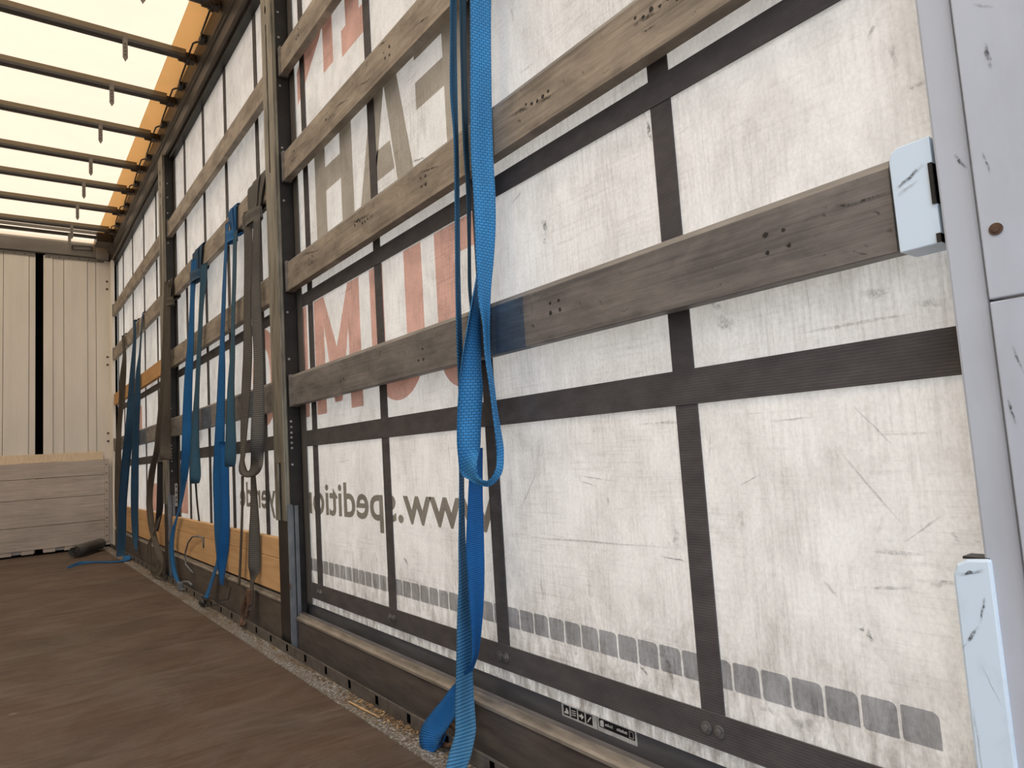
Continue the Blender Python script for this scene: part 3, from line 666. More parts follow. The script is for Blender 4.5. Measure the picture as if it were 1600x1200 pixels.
for i in range(11):
    x = -0.90 + i * 0.15
    MB().box(x, x + 0.085, YB - 0.058, YB - 0.006, 0.018, 0.048).build('foot', 'kick', kb)

# header beam over the bulkhead
hb = empty('header_beam', (-0.4, YB - 0.05, 2.62), 'grey front header beam running above the bulkhead panels', 'beam')
hm = MB()
prof = [(YB - 0.03, 2.625), (YB - 0.045, 2.735), (YB - 0.005, 2.785), (YB + 0.02, 2.785), (YB + 0.02, 2.625)]
hm.v = [(-1.68, y, z) for y, z in prof] + [(0.80, y, z) for y, z in prof]
for i in range(5):
    i2 = (i + 1) % 5
    hm.face([i, i2, 5 + i2, 5 + i])
hm.face([4, 3, 2, 1, 0]); hm.face([5, 6, 7, 8, 9])
hm.build('beam', 'header', hb, 0.003)
hh = MB()
for a, b_ in (((0.515, 2.672), (0.665, 2.680)), ((0.515, 2.708), (0.665, 2.716))):
    hh.tube([(a[0], YB - 0.052, a[1]), (b_[0], YB - 0.052, b_[1])], 0.004, 6)
for x in (0.515, 0.665):
    hh.tube([(x, YB - 0.052, 2.672), (x, YB - 0.052, 2.712)], 0.006, 6)
hh.build('rectangular_latch_frame', 'dark_steel', hb)
hc = MB().box(0.70, 0.80, YB - 0.06, YB - 0.03, 2.605, 2.70)
hc.build('corner_plate', 'header', hb, 0.004)

# roof rail along the side
rp = [(0.782, 2.785), (0.780, 2.745), (0.792, 2.668), (0.800, 2.664), (0.800, 2.650), (0.808, 2.646), (0.815, 2.604), (0.826, 2.598), (0.93, 2.604), (0.93, 2.785)]
tag(MB().prism_y(rp, -0.6, YB + 0.02, 0, [0, 0, 1, 0, 0, 0, 1, 0, 0, 0]).build('trim_5', ['rail', 'rail_edge']),
    'dark brown roof side rail above the curtain', 'trim', None, 'structure')
tag(MB().box(0.838, 0.868, 0.27, YB, 2.575, 2.604).build('trim_6', 'black'),
    'black curtain runner track beneath the roof side rail', 'trim', None, 'structure')

# upright rail with lashing slots along the floor edge
kr = empty('lashing_rail', (0.79, 3.4, 0), 'upright steel lashing rail with slots along the floor edge', 'rail')
MB().box(0.786, 0.792, 0.2, 7.05, 0.0, 0.037).build('upright_strip', 'kerb', kr, 0.0015)
y = 1.523 - 0.1735 * 2
while y < 6.9:
    MB().box(0.7852, 0.7861, y, y + 0.016, 0.012, 0.033).build('slot', 'hole', kr)
    y += 0.1735

# ------------------------------------------------------------------ rear corner post
rpst = empty('wall_rear', (0.85, 0.0, 0), 'light grey painted rear corner post at the right edge', 'post', None, 'structure')
MB().box(0.8075, 0.90, 0.2535, 0.2865, -0.05, 2.79).build('inner_strip', 'post_grey', rpst, 0.003)
MB().box(0.800, 0.95, -0.6, 0.2505, -0.05, 0.766).build('lower_plate', 'post_grey', rpst, 0.0015)
MB().box(0.800, 0.95, -0.6, 0.2505, 0.7685, 2.79).build('upper_plate', 'post_grey', rpst, 0.0015)
b_ = MB().disc_x(0.7988, 0.802, 0.2365, 0.838, 0.0062, 20).disc_x(0.7978, 0.799, 0.2365, 0.838, 0.0034, 16)
tag(b_.build('bolt', 'rust', rpst), 'rusty round bolt head')
for s_ in ((0.232, 1.075, 0.212, 1.06, 3, 0), (0.268, 0.93, 0.256, 0.91, 3, 1), (0.24, 0.92, 0.235, 0.895, 2.5, 1), (0.236, 0.72, 0.229, 0.69, 2, 1), (0.245, 0.67, 0.2415, 0.64, 2.5, 1), (0.225, 1.03, 0.222, 1.0, 4, 1), (0.248, 0.767, 0.20, 0.7672, 4, 0), (0.24, 0.55, 0.22, 0.52, 2, 0), (0.235, 0.45, 0.215, 0.40, 2, 1)):
    scuff(0.7992 if s_[0] < 0.2505 else 0.8068, s_, rpst)
lb = MB().prism_x([(0.2795, -0.04), (0.3175, -0.04), (0.3165, 0.487), (0.312, 0.499), (0.302, 0.505), (0.2795, 0.507)], 0.8045, 0.866)
tag(lb.build('lower_guard', 'lightblue', rpst, 0.003), 'light blue painted lower guard')
for s_ in ((0.317, 0.41, 0.296, 0.44, 3, 1), (0.296, 0.44, 0.288, 0.47, 2.5, 1), (0.313, 0.488, 0.286, 0.496, 4, 1), (0.316, 0.30, 0.311, 0.27, 5, 1), (0.30, 0.40, 0.285, 0.36, 1.5, 0), (0.312, 0.36, 0.309, 0.25, 2, 0)):
    scuff(0.8038, s_, rpst)
MB().box(0.8075, 0.83, 0.281, 0.306, 0.505, 0.5075).build('guard_edge', 'dark_steel', rpst)

# ================================================================== side curtain
cu = empty('side_curtain', (XC, 3.7, 0), 'dirty white side curtain with dark belts and mirrored red and grey lettering', 'curtain')
cm = MB()
ny, nz = 70, 26
Y0, Y1, Z0, Z1 = 0.272, YB + 0.02, 0.156, 2.60
for j in range(nz + 1):
    for i in range(ny + 1):
        cm.v.append((XC, Y0 + (Y1 - Y0) * i / ny, Z0 + (Z1 - Z0) * j / nz))
for j in range(nz):
    for i in range(ny):
        a = j * (ny + 1) + i
        cm.face([a, a + ny + 1, a + ny + 2, a + 1])
cm.build('tarpaulin', 'curtain', cu)
BELTS = [0.695, 1.235, 1.753, 2.287, 2.83, 3.32, 3.76, 4.22, 4.67, 5.15, 5.66, 6.20, 6.73, 7.08]
for yb in BELTS:
    vb = MB().box(0.8664, 0.8692, yb - 0.0215, yb + 0.0215, 0.182, 2.60).build('vertical_belt', 'belt', cu, 0.0008)
    if yb < 3.4:
        for dy in (-0.0115, 0.0115):
            MB().disc_x(0.8615, 0.8642, yb + dy, 0.208, 0.0098, 16).disc_x(0.8585, 0.8625, yb + dy, 0.208, 0.0050, 12).build('belt_bolt', 'bolt', vb, 0.0008)
for z0, z1 in ((0.7000, 0.7555), (1.1975, 1.2435)):
    MB().box(0.8646, 0.8668, Y0, YB, z0, z1).build('cross_belt', 'belt', cu, 0.0006)
MB().box(0.8640, 0.8668, Y0, YB, 0.1805, 0.2330).build('bottom_belt', 'belt', cu, 0.0008)
XP = 0.8696
def prints(name, polys, mat):
    for p in polys:
        m = MB()
        for q in (p if isinstance(p[0], list) else [p]):
            b = len(m.v)
            m.v += [(XP, y, z) for y, z in q]
            m.face(range(b, b + len(q)))
        m.build(name, mat, cu)
def arc(cy, cz, ry, rz, a0, a1, n=14):
    return [(cy + ry * math.cos(math.radians(a0 + (a1 - a0) * i / n)), cz + rz * math.sin(math.radians(a0 + (a1 - a0) * i / n))) for i in range(n + 1)]
zt, zb = 1.196, 0.803
J = [(1.345, zt), (1.437, zt)] + [(1.437, zb + 0.10)] + arc(1.338, zb + 0.095, 0.099, 0.098, 0, -180)[1:] + [(1.239, zb + 0.12), (1.310, zb + 0.135)] + arc(1.328, zb + 0.10, 0.018, 0.03, 180, 360, 8) + [(1.346, 1.12), (1.253, 1.12), (1.253, zt)]
# J seen from behind: stem on the left, foot curling right
U = [(1.505, zt), (1.505, zb + 0.15)] + arc(1.660, zb + 0.14, 0.155, 0.145, 180, 360, 20) + [(1.815, zt), (1.728, zt), (1.728, zb + 0.15)] + arc(1.664, zb + 0.14, 0.064, 0.055, 0, -180, 12) + [(1.600, zt)]
Mm = [(1.890, zb), (1.890, zt), (1.975, zt), (2.073, 1.01), (2.172, zt), (2.262, zt), (2.262, zb), (2.176, zb), (2.176, 1.10), (2.105, zb + .03), (2.045, zb + .03), (1.978, 1.06), (1.978, zb)]
Bb = [(2.332, zb), (2.332, zt), (2.50, zt)] + arc(2.50, 1.10, 0.10, 0.096, 90, -90, 10)[1:] + arc(2.50, 0.903, 0.115, 0.10, 90, -90, 10)[1:]
O = []
Oo = arc(2.83, 1.0, 0.165, 0.2, 90, 450, 36); Oi = arc(2.83, 1.0, 0.075, 0.12, 450, 90, 36)
prints('red_letter', [J, U, Mm, Bb,
       [Oo[:19] + Oi[18:], Oo[18:] + Oi[:19]],
       # upper word
       [[(2.010, 1.948), (2.010, 2.40), (2.093, 2.40), (2.093, 1.948)], [(2.0931, 2.118), (2.128, 2.085), (2.330, 1.955), (2.345, 1.945), (2.345, 2.07), (2.0931, 2.29)]],
       [(1.762, 1.925), (1.940, 1.925), (1.940, 2.014), (1.905, 2.014), (1.905, 2.40), (1.805, 2.40), (1.805, 2.014), (1.762, 2.014)],
       # panels further along
       [(4.30, 0.39), (4.63, 0.39), (4.63, 0.68), (4.30, 0.68)],
       [(4.70, 0.37), (4.90, 0.37), (4.90, 0.62), (4.70, 0.62)],
       [(5.05, 0.37), (5.70, 0.37), (5.70, 0.56), (5.05, 0.56)],
       [(5.85, 0.95), (6.6, 0.95), (6.6, 1.15), (5.85, 1.15)]], 'print_red')
ft, fb = 1.762, 1.335
F = [(1.262, fb), (1.262, ft), (1.49, ft), (1.49, 1.682), (1.350, 1.682), (1.350, 1.620), (1.490, 1.620), (1.490, 1.546), (1.350, 1.546), (1.350, fb)]
A1 = [(1.505, fb), (1.605, ft), (1.735, ft), (1.870, fb), (1.775, fb), (1.752, 1.440), (1.625, 1.440), (1.598, fb)]
Hh = [(1.896, fb), (1.896, ft), (1.988, ft), (1.988, 1.625), (2.112, 1.625), (2.112, ft), (2.205, ft), (2.205, fb), (2.112, fb), (2.112, 1.544), (1.988, 1.544), (1.988, fb)]
# the A keeps its open triangle: two legs, a bar and the apex
A = [[(1.505, fb), (1.605, ft), (1.668, ft), (1.668, 1.70), (1.598, fb)],
     [(1.668, ft), (1.735, ft), (1.870, fb), (1.775, fb), (1.668, 1.70)],
     [(1.625, 1.440), (1.645, 1.528), (1.728, 1.528), (1.752, 1.440)]]
prints('grey_letter', [F, Hh, A], 'print_grey')
# web address, legible from outside, so mirrored from in here
fc = bpy.data.curves.new('address', 'FONT')
fc.body = 'www.spedition-meyer.de'
fc.size = 1.0
fc.offset = 0.018
fc.resolution_u = 4
fo = bpy.data.objects.new('address', fc)
COL.objects.link(fo)
dg = bpy.context.evaluated_depsgraph_get()
fm = bpy.data.meshes.new_from_object(fo.evaluated_get(dg))
bpy.data.objects.remove(fo)
us = [v.co.x for v in fm.vertices]
u0, u1 = min(us), max(us)
am = MB()
am.v = [(XP, 1.235 + (v.co.x - u0) / (u1 - u0) * (3.235 - 1.235), 0.470 + v.co.y * 0.150) for v in fm.vertices]
for p in fm.polygons:
    am.face(list(p.vertices))
bpy.data.meshes.remove(fm)
am.build('web_address', 'print_dark', cu)
sq = []
y = 0.374
while y < 4.6:
    w = 0.0432
    z0, z1, r = 0.272, 0.314, 0.008
    sq.append([(y, z0), (y + w - 0.003, z0), (y + w, z0 + 0.003), (y + w, z1 - 0.002), (y + w - .002, z1), (y + r, z1)] +
              [(y + r - r * math.sin(a), z1 - r + r * math.cos(a)) for a in (0.4, 0.8, 1.2)] + [(y, z1 - r)])
    y += 0.0472
prints('printed_square', sq, 'print_blue')

for s_ in SCUFF_CURTAIN:
    scuff(0.8688, s_, cu)

# stickers on the outer bottom rail
XK = 0.8755
s1 = empty('sticker', (XK, 1.0, 0.14), 'white sticker with four black pictogram squares on the bottom rail', 'sticker')
MB().box(XK, 0.876, 0.966, 1.064, 0.1285, 0.1535).build('film', 'white', s1)
SQ = []
for i in range(4):
    yy = 1.050 - i * 0.0212
    SQ.append(MB().box(XK - 0.0003, XK + .0002, yy - 0.0085, yy + 0.0085, 0.1325, 0.1505).build('black_square', 'ink', s1))
gx0, gx1 = XK - 0.0006, XK - 0.0002
def glyph(k, pts):
    yy = 1.050 - k * 0.0212
    MB().prism_x([(yy - a, 0.1415 + b) for a, b in pts], gx0, gx1).build('pictogram', 'glyph', SQ[k])
glyph(0, [(-0.006, -0.006), (0.006, -0.006), (0.006, -0.001), (0.001, 0.005), (-0.002, 0.003), (-0.001, -0.001), (-0.006, -0.003)])
for k in range(3):
    glyph(1, [(-0.006, -0.005 + .004 * k), (0.006, -0.004 + .004 * k), (0.006, -0.0025 + .004 * k), (-0.006, -0.0035 + .004 * k)])
glyph(2, [(-0.006, -0.002), (0, -0.002), (0, -0.006), (0.0065, 0), (0, 0.006), (0, 0.002), (-0.006, 0.002)])
glyph(3, [(-0.006, -0.006), (-0.0035, -0.006), (0.0065, 0.005), (0.005, 0.0065), (-0.001, 0.001)])
s2 = empty('sticker', (XK, 0.92, 0.14), 'long black sticker with white border and tiny print on the bottom rail', 'sticker')
MB().box(XK, 0.876, 0.868, 0.964, 0.1285, 0.1545).build('film', 'white', s2)
MB().box(XK - 0.0003, XK + .0002, 0.872, 0.960, 0.1365, 0.1515).build('black_field', 'ink', s2)
bfield = [o for o in s2.children if o.name.startswith('black_field')][0]
g = MB()
g.prism_x([(0.957, 0.1385), (0.948, 0.1385), (0.948, 0.1495), (0.954, 0.1495), (0.957, 0.147)], gx0, gx1)
for a0, a1, nn_ in ((0.944, 0.924, 6), (0.915, 0.889, 9)):
    for k in range(nn_):
        ya = a0 + (a1 - a0) * k / nn_
        g.prism_x([(ya, 0.142), (ya - 0.0017, 0.142), (ya - 0.0017, 0.1455 + 0.0012 * (k % 3)), (ya, 0.1455)], gx0, gx1)
for q_ in ((0.885, 0.1385, 0.875, 0.1393), (0.885, 0.1488, 0.875, 0.1496), (0.885, 0.1385, 0.8842, 0.1496), (0.8758, 0.1385, 0.875, 0.1496)):
    g.prism_x([(q_[0], q_[1]), (q_[2], q_[1]), (q_[2], q_[3]), (q_[0], q_[3])], gx0, gx1)
g.build('tiny_print', 'glyph', bfield, 0)

# ================================================================== pillars
def pillar(y0, y1, label):
    r = empty('pillar', (0.83, (y0 + y1) / 2, 0), label, 'pillar', 'pillars between the curtain sections')
    MB().box(0.8035, 0.861, y0 + 0.003, y1 - 0.003, -0.055, 2.60).build('tube', 'black', r, 0.003)
    s = MB()
    cz = 0.648
    w = (y1 - y0)
    for a, b in ((y0, y0 + w * 0.36), (y1 - w * 0.36, y1)):
        s.box(0.797, 0.8035, a, b, 0.445, cz)
    s.box(0.797, 0.8035, y0, y1, cz, 2.60)
    s.box(0.8035, 0.813, y0 - 0.0005, y0 + 0.0028, 0.445, 2.60)
    s.box(0.8035, 0.813, y1 - 0.0028, y1 + 0.0005, 0.445, 2.60)
    s.build('sleeve', 'sleeve', r, 0.0015)
    yc = (y0 + y1) / 2
    for z in (2.435, 2.505, 2.36):
        m = MB()
        m.prism_x([(yc + 0.006 * math.cos(2 * math.pi * i / 14), z + 0.016 * math.sin(2 * math.pi * i / 14)) for i in range(14)], 0.7962, 0.7975)
        m.build('slot', 'hole', r)
    MB().box(0.7962, 0.7975, yc - 0.003, yc + 0.003, 1.72, 2.30).build('groove', 'hole', r)
    zs = [2.42, 2.33, 2.23, 2.04, 1.80, 1.60, 1.185, 1.015, 0.792, 0.772, 0.752, 0.735, 0.716, 0.698, 0.640]
    for z in zs:
        m = MB()
        k = 10
        yy = y0 + 0.0032
        ring = [(0.826 + 0.0045 * math.cos(2 * math.pi * i / k), z + 0.0045 * math.sin(2 * math.pi * i / k)) for i in range(k)]
        m.v = [(x, yy - 0.0035, zz) for x, zz in ring] + [(x, yy + 0.001, zz) for x, zz in ring]
        m.face(range(k))
        for i in range(k):
            m.face([i, (i + 1) % k, k + (i + 1) % k, k + i])
        m.build('rivet', 'rivet', r, 0.001)
    MB().box(0.8625, 0.8655, y0 - 0.042, y1 + 0.03, 0.16, 2.60).build('curtain_shade_strip', 'curtain_shade', r)  # added dark strip, its colour stands in for shade on the curtain here
    g = MB()
    g.box(0.801, 0.8185, y0 - 0.006, y0 + 0.002, -0.02, 0.502)
    g.box(0.8185, 0.823, y0 - 0.0035, y0 + 0.002, -0.02, 0.497)
    g.box(0.826, 0.8395, y0 - 0.0045, y0 + 0.002, 0.115, 0.497)
    g.build('board_guide', 'galv', r, 0.001)
    m = MB().box(0.7995, 0.803, y0 - 0.008, y0 - 0.004, 0.214, 0.232)
    m.build('rust_spot', 'rust', r)
    return r
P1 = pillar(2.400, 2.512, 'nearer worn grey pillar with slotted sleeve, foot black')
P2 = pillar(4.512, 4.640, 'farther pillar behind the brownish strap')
lp = MB().box(0.8400, 0.8540, 4.5075, 4.5135, 0.43, 0.565)
pl = tag(lp.build('name_plate', 'white', P2), 'pale plate with dark dots')
for z in (0.45, 0.475, 0.505, 0.54):
    MB().box(0.844, 0.850, 4.5065, 4.508, z, z + 0.012).build('mark', 'ink', pl)

# ================================================================== slats
def slat_profile(z0, z1, x=XS):
    return [(x, z0 + 0.001), (x, z1 - 0.010), (x + 0.0025, z1 - 0.009), (x + 0.0045, z1 - 0.001), (x + 0.006, z1), (x + 0.025, z1), (x + 0.025, z0), (x + 0.001, z0)]
SECTS = (('rear section nearest the camera', 0.322, 2.393), ('middle section between the two pillars', 2.518, 4.507), ('far section beside the bulkhead', 4.646, 7.045))
ROWS = ((0.845, 0.955, 'lowest'), (1.2580, 1.3660, 'second from bottom'), (1.6680, 1.7760, 'third from bottom'), (2.072, 2.178, 'topmost'))
DENTS = {(0, 0): [(0.944, 0.905, 4), (0.486, 0.901, 4), (1.45, 0.89, 3), (1.93, 0.895, 2)], (0, 1): [(0.959, 1.315, 5), (1.394, 1.31, 4), (0.66, 1.325, 6), (1.76, 1.32, 6), (2.15, 1.31, 4)],
         (0, 2): [(1.55, 1.72, 4), (1.95, 1.715, 5), (2.28, 1.72, 3)], (0, 3): [(2.2, 2.13, 3)], (1, 1): [(3.2, 1.31, 3), (4.2, 1.32, 2)], (1, 2): [(3.4, 1.73, 3)], (1, 0): [(3.3, 0.9, 2), (2.7, 0.9, 2)],
         (2, 1): [], (2, 2): [(5.1, 1.73, 2), (5.8, 1.73, 2)], (2, 3): [(5.4, 2.13, 2)]}
SLATS = {}
for si, (sec, ya, yb) in enumerate(SECTS):
    for ri, (z0, z1, row) in enumerate(ROWS):
        wood = (si, ri) == (2, 1)
        kind = 'orange wooden' if wood else 'weathered aluminium'
        r = empty('side_slat', (XS, ya, z0), '%s side slat, %s in %s' % (kind, row, sec), 'slat', 'side slats across the curtain')
        SLATS[(si, ri)] = r
        if wood:
            MB().box(XS, XS + 0.025, ya + 0.02, yb - 0.02, z0 - 0.004, z1 - 0.012).build('plank', 'wood_orange', r, 0.002)
        else:
            mat = 'slat_low' if ri == 0 else 'slat'
            m = MB()
            pr_ = slat_profile(z0, z1)
            sm = [0, 1, 1, 1, 0, 0, 0, 0]
            yc0, yc1 = ya + 0.018, yb - 0.018
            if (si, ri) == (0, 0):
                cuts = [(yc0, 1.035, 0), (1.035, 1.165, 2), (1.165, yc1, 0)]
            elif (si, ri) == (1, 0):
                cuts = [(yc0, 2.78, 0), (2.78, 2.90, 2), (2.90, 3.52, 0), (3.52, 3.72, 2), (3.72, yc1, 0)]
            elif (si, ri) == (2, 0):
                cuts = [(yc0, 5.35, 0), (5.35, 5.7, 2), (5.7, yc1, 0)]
            else:
                cuts = [(yc0, yc1, 0)]
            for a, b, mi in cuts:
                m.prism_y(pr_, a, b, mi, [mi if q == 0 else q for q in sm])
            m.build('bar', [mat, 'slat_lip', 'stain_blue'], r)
            # groove and dents
            for (dy, dz, nn_) in DENTS.get((si, ri), []):
                d = MB()
                rnd = random.Random(int(dy * 1000) + ri)
                for k in range(nn_):
                    oy = (k % 2 - 0.5) * 0.026 + rnd.uniform(-.004, .004)
                    oz = (k // 2 - 0.5) * 0.022 + rnd.uniform(-.003, .003)
                    if nn_ > 4:
                        oy = (k - nn_ / 2) * 0.017; oz = (k - nn_ / 2) * 0.003 + rnd.uniform(-.006, .006)
                    rr = rnd.uniform(0.0028, 0.0052)
                    pts = [(dy + oy + rr * 1.1 * rnd.uniform(.6, 1.2) * math.cos(2 * math.pi * i / 9), dz + oz + rr * rnd.uniform(.6, 1.2) * math.sin(2 * math.pi * i / 9)) for i in range(9)]
                    d.prism_x(pts, XS - 0.0004, XS + 0.001)
                d.build('dent_cluster', 'dent', r)
        # end brackets
        ends = [(yb - 0.018, yb)]
        if si > 0:
            ends.append((ya, ya + 0.018))
        if (si, ri) != (2, 1):
            for a, b in ends:
                MB().box(XS - 0.004, XS + 0.029, a, b, z0 - 0.002, z1 + 0.002).build('end_bracket', 'slat_low', r, 0.0012)
        if (si, ri) == (0, 0):
            q = 0.010
            pts = [(0.2905, z0 - 0.004), (0.334, z0 - 0.004), (0.3345, z1 - 0.008), (0.332, z1 + 0.001), (0.325, z1 + 0.006), (0.2905, z1 + 0.0065)]
            hbk = tag(MB().prism_x(pts, 0.8125, 0.856).build('hanging_bracket', 'lightblue', r, 0.0015), 'light blue painted end bracket')
            scuff(0.8118, (0.332, 0.912, 0.297, 0.932, 4, 1), hbk)
            scuff(0.8118, (0.331, 0.905, 0.305, 0.918, 4, 0), hbk)
            MB().box(0.8105, 0.83, 0.2905, 0.2945, 0.885, 0.931).build('latch', 'black', hbk)
            MB().box(0.8105, 0.83, 0.2905, 0.2945, 0.842, 0.852).build('latch', 'black', hbk)

for s_ in SCUFF_SLAT:
    zc = (s_[1] + s_[3]) / 2
    ri = min(range(4), key=lambda k: abs(zc - (ROWS[k][0] + ROWS[k][1]) / 2))
    scuff(XS - 0.0006, s_, SLATS[(0, ri)])

# drop boards along the foot of the side
bp = [(XS, -0.002), (XS, 0.108), (XS - 0.004, 0.111), (XS - 0.004, 0.117), (XS + 0.001, 0.121), (XS + 0.006, 0.1215), (XS + 0.009, 0.131), (XS + 0.022, 0.132), (XS + 0.022, -0.002)]
for si, (sec, ya, yb) in enumerate(SECTS):
    yl = yb if si < 2 else 7.04
    r = empty('lower_side_board', (XS, ya, 0), 'dark grimy lower side board with rubbed ledge, %s' % sec, 'board', 'lower side boards')
    zof = 0.0 if si == 0 else 0.035
    pf = [(x, z + (zof if z > 0.05 else 0)) for x, z in bp]
    MB().prism_y(pf, ya + 0.002, yl - 0.002, 0, [0, 1, 1, 1, 1, 1, 0, 0, 0]).build('board', ['board' if si == 0 else 'board_far', 'ledge'], r)

# wooden infill planks above the lower boards
for si, seam in ((1, 0.300), (2, 0.300)):
    sec, ya, yb = SECTS[si]
    if si == 2:
        yb = 7.03
    for z0, z1, w in ((0.178, 0.2985, 'lower'), (0.300, 0.372, 'upper')):
        r = empty('infill_plank', (XS, ya, z0), 'pale wooden infill plank, %s of two, %s' % (w, sec), 'plank', 'pale infill planks')
        MB().box(XS, XS + 0.025, ya + 0.003, yb - 0.003, z0, z1).build('plank', 'wood', r, 0.002)

# ================================================================== roof bows
ORD = ['first', 'second', 'third', 'fourth', 'fifth', 'sixth', 'seventh', 'eighth']
BOWS = [3.035, 3.53, 4.02, 4.53, 5.07, 5.53, 6.03, 6.55]
for i, yb in enumerate(BOWS):
    zb_ = 2.697
    r = empty('roof_bow', (-0.45, yb, zb_), '%s dark roof bow counted from the near end' % ORD[i] if i < 7 else 'roof bow nearest the bulkhead, close in front of the last bar', 'bow', 'roof bows')
    prof = [(yb - 0.018, zb_ + 0.006), (yb - 0.012, zb_), (yb + 0.012, zb_), (yb + 0.018, zb_ + 0.006), (yb + 0.018, zb_ + 0.022), (yb - 0.018, zb_ + 0.022)]
    m = MB()
    m.v = [(-1.66, y, z) for y, z in prof] + [(0.755, y, z) for y, z in prof]
    k = 6
    for a in range(k):
        m.face([a, (a + 1) % k, k + (a + 1) % k, k + a])
    m.face(range(k)[::-1]); m.face(range(k, 2 * k))
    m.build('bar', 'bow', r, 0.002)
    MB().box(-1.66, 0.74, yb - 0.014, yb - 0.0125, zb_ + 0.022, 2.746).build('pocket', 'pocket', r)
    # perforated hanger tongue
    h = MB()
    x0, x1 = 0.459, 0.481
    zt_, zl_ = zb_ + 0.03, 2.595
    h.prism_tmp = None
    pts = [(x0, zt_), (x1, zt_), (x1, zl_ + 0.02), ((x0 + x1) / 2, zl_), (x0, zl_ + 0.02)]
    h.v = [(x, yb - 0.021, z) for x, z in pts] + [(x, yb - 0.0185, z) for x, z in pts]
    h.face(range(5)); h.face([9, 8, 7, 6, 5])
    for a in range(5):
        h.face([a, (a + 1) % 5, 5 + (a + 1) % 5, 5 + a])
    for q in range(4):
        z = 2.625 + q * 0.018
        h.box(0.4675, 0.4725, yb - 0.0216, yb - 0.0209, z, z + 0.008, 1)
    h.build('hanger_tongue', ['hanger', 'dent'], r)
    c = MB()
    c.box(0.735, 0.782, yb - 0.024, yb + 0.024, zb_ - 0.008, zb_ + 0.030)
    c.tube([(0.755, yb - 0.034, zb_ + 0.004), (0.755, yb + 0.034, zb_ + 0.004)], 0.013, 10)
    c.tube([(0.705, yb, zb_ - 0.001), (0.745, yb, zb_ - 0.001)], 0.014, 8)
    c.build('carriage', 'bronze', r, 0.003)
for i in range(len(BOWS) - 1):
    ya, yb = BOWS[i] + 0.034, BOWS[i + 1] - 0.034
    ym = (ya + yb) / 2
    r = empty('folding_link', (0.76, ym, 2.70), 'thin black folding link with clip, between %s and %s roof bow' % (ORD[i], ORD[i + 1]), 'link', 'folding links along the roof edge')
    MB().tube([(0.745, yb, 2.700), (0.742, ym + 0.09, 2.700), (0.752, ym + 0.07, 2.700), (0.768, ym + 0.065, 2.702)], 0.0045, 7).build('rod', 'black', r, 0, True)
    MB().tube([(0.768, ym + 0.012, 2.702), (0.757, ym - 0.01, 2.700), (0.750, ya, 2.700)], 0.0045, 7).build('rod', 'black', r, 0, True)
    MB().box(0.760, 0.784, ym + 0.01, ym + 0.07, 2.690, 2.716).build('clip', 'dark_steel', r, 0.003)
r = empty('end_bow', (-0.45, 6.78, 2.70), 'last roof bar with hanger, right in front of the header beam', 'bow')
MB().box(-1.66, 0.72, 6.765, 6.80, 2.70, 2.722).build('bar', 'bow', r, 0.002)
MB().box(-1.66, 0.72, 6.72, 6.735, 2.72, 2.745).build('bar', 'header', r, 0.002)
MB().box(0.459, 0.481, 6.755, 6.760, 2.60, 2.72).build('hanger_tongue', 'header', r)
MB().box(0.665, 0.785, 6.70, 6.90, 2.655, 2.735).build('end_box', 'bronze', r, 0.004)

# ================================================================== straps
def webbing(root, key, mat, name='webbing'):
    o = MB().ribbon(STRAPS[key]).build(name, mat, root, 0, True)
    return o
def over(root, st, ztop, mat, back=0.06):
    """carries the band from its highest station over the slat and down behind it"""
    a, b = Vector(st[:3]), Vector(st[3:])
    yA, yB = a.y, b.y
    if abs(yA - yB) < 0.02:
        yA, yB = (yA + yB) / 2 + 0.024, (yA + yB) / 2 - 0.024
    path = [(XS - 0.006, ztop - 0.010), (XS - 0.003, ztop + 0.003), (XS + 0.008, ztop + 0.007), (XS + 0.020, ztop + 0.006), (XS + 0.029, ztop - 0.002), (XS + 0.0305, ztop - back)]
    s = [list(a) + list(b)] + [[x, yA, z, x, yB, z] for x, z in path]
    return MB().ribbon(s).build('webbing', mat, root, 0, True)
def knot(root, yc, z0, z1, width, mats, drop=0.05, lean=0.03, seed=1, size=1.0):
    """girth hitch round a slat: slanting turns and the bunched bight below"""
    ks = []
    for k in range(3):
        off = (k - 1) * width * 0.42
        top, low = yc + lean + off, yc + off * 0.45
        w = width * 0.26
        fx = XS - 0.007 - 0.004 * (k == 1)
        p = [(fx - 0.006, low, z0 - drop * 0.55), (fx, low + lean * .25, z0 + 0.01), (fx, (low + top) / 2, (z0 + z1) / 2), (fx + .001, top, z1 - 0.006), (XS + 0.004, top, z1 + 0.008), (XS + 0.022, top, z1 + 0.007),
             (XS + 0.031, top, z1 - 0.01), (XS + 0.031, top - lean * .5, (z0 + z1) / 2), (XS + 0.030, low, z0 - 0.004), (XS + 0.012, low, z0 - 0.012), (fx, low, z0 - drop * 0.7)]
        s = [[x, y + w, z + 0.004, x - 0.002, y - w, z - 0.004] for x, y, z in p]
        ks.append(s)
    m = MB()
    for s in ks:
        m.ribbon(s, 0.0035)
    # folds of the bight, a band pulled across the standing parts
    c = Vector((XS - 0.018, yc, z0 - drop * 0.55))
    h = 0.040 * size
    ww = width * 0.62
    s = []
    for a in range(0, 361, 40):
        t = math.radians(a)
        px = c.x - 0.013 * size * math.cos(t); py = c.y + ww * math.sin(t)
        s.append([px, py, c.z + h * 0.5 + 0.012 * math.sin(t), px * 1.0 + 0.003, py * 1.0, c.z - h * 0.5 + 0.006 * math.sin(t)])
    m.ribbon(s, 0.004)
    m.blob((c.x + 0.004, c.y, c.z), (0.012 * size, ww * 0.8, h * 0.62), 0.3, 2.2, seed)
    return m.build('knot', mats, root, 0, True)

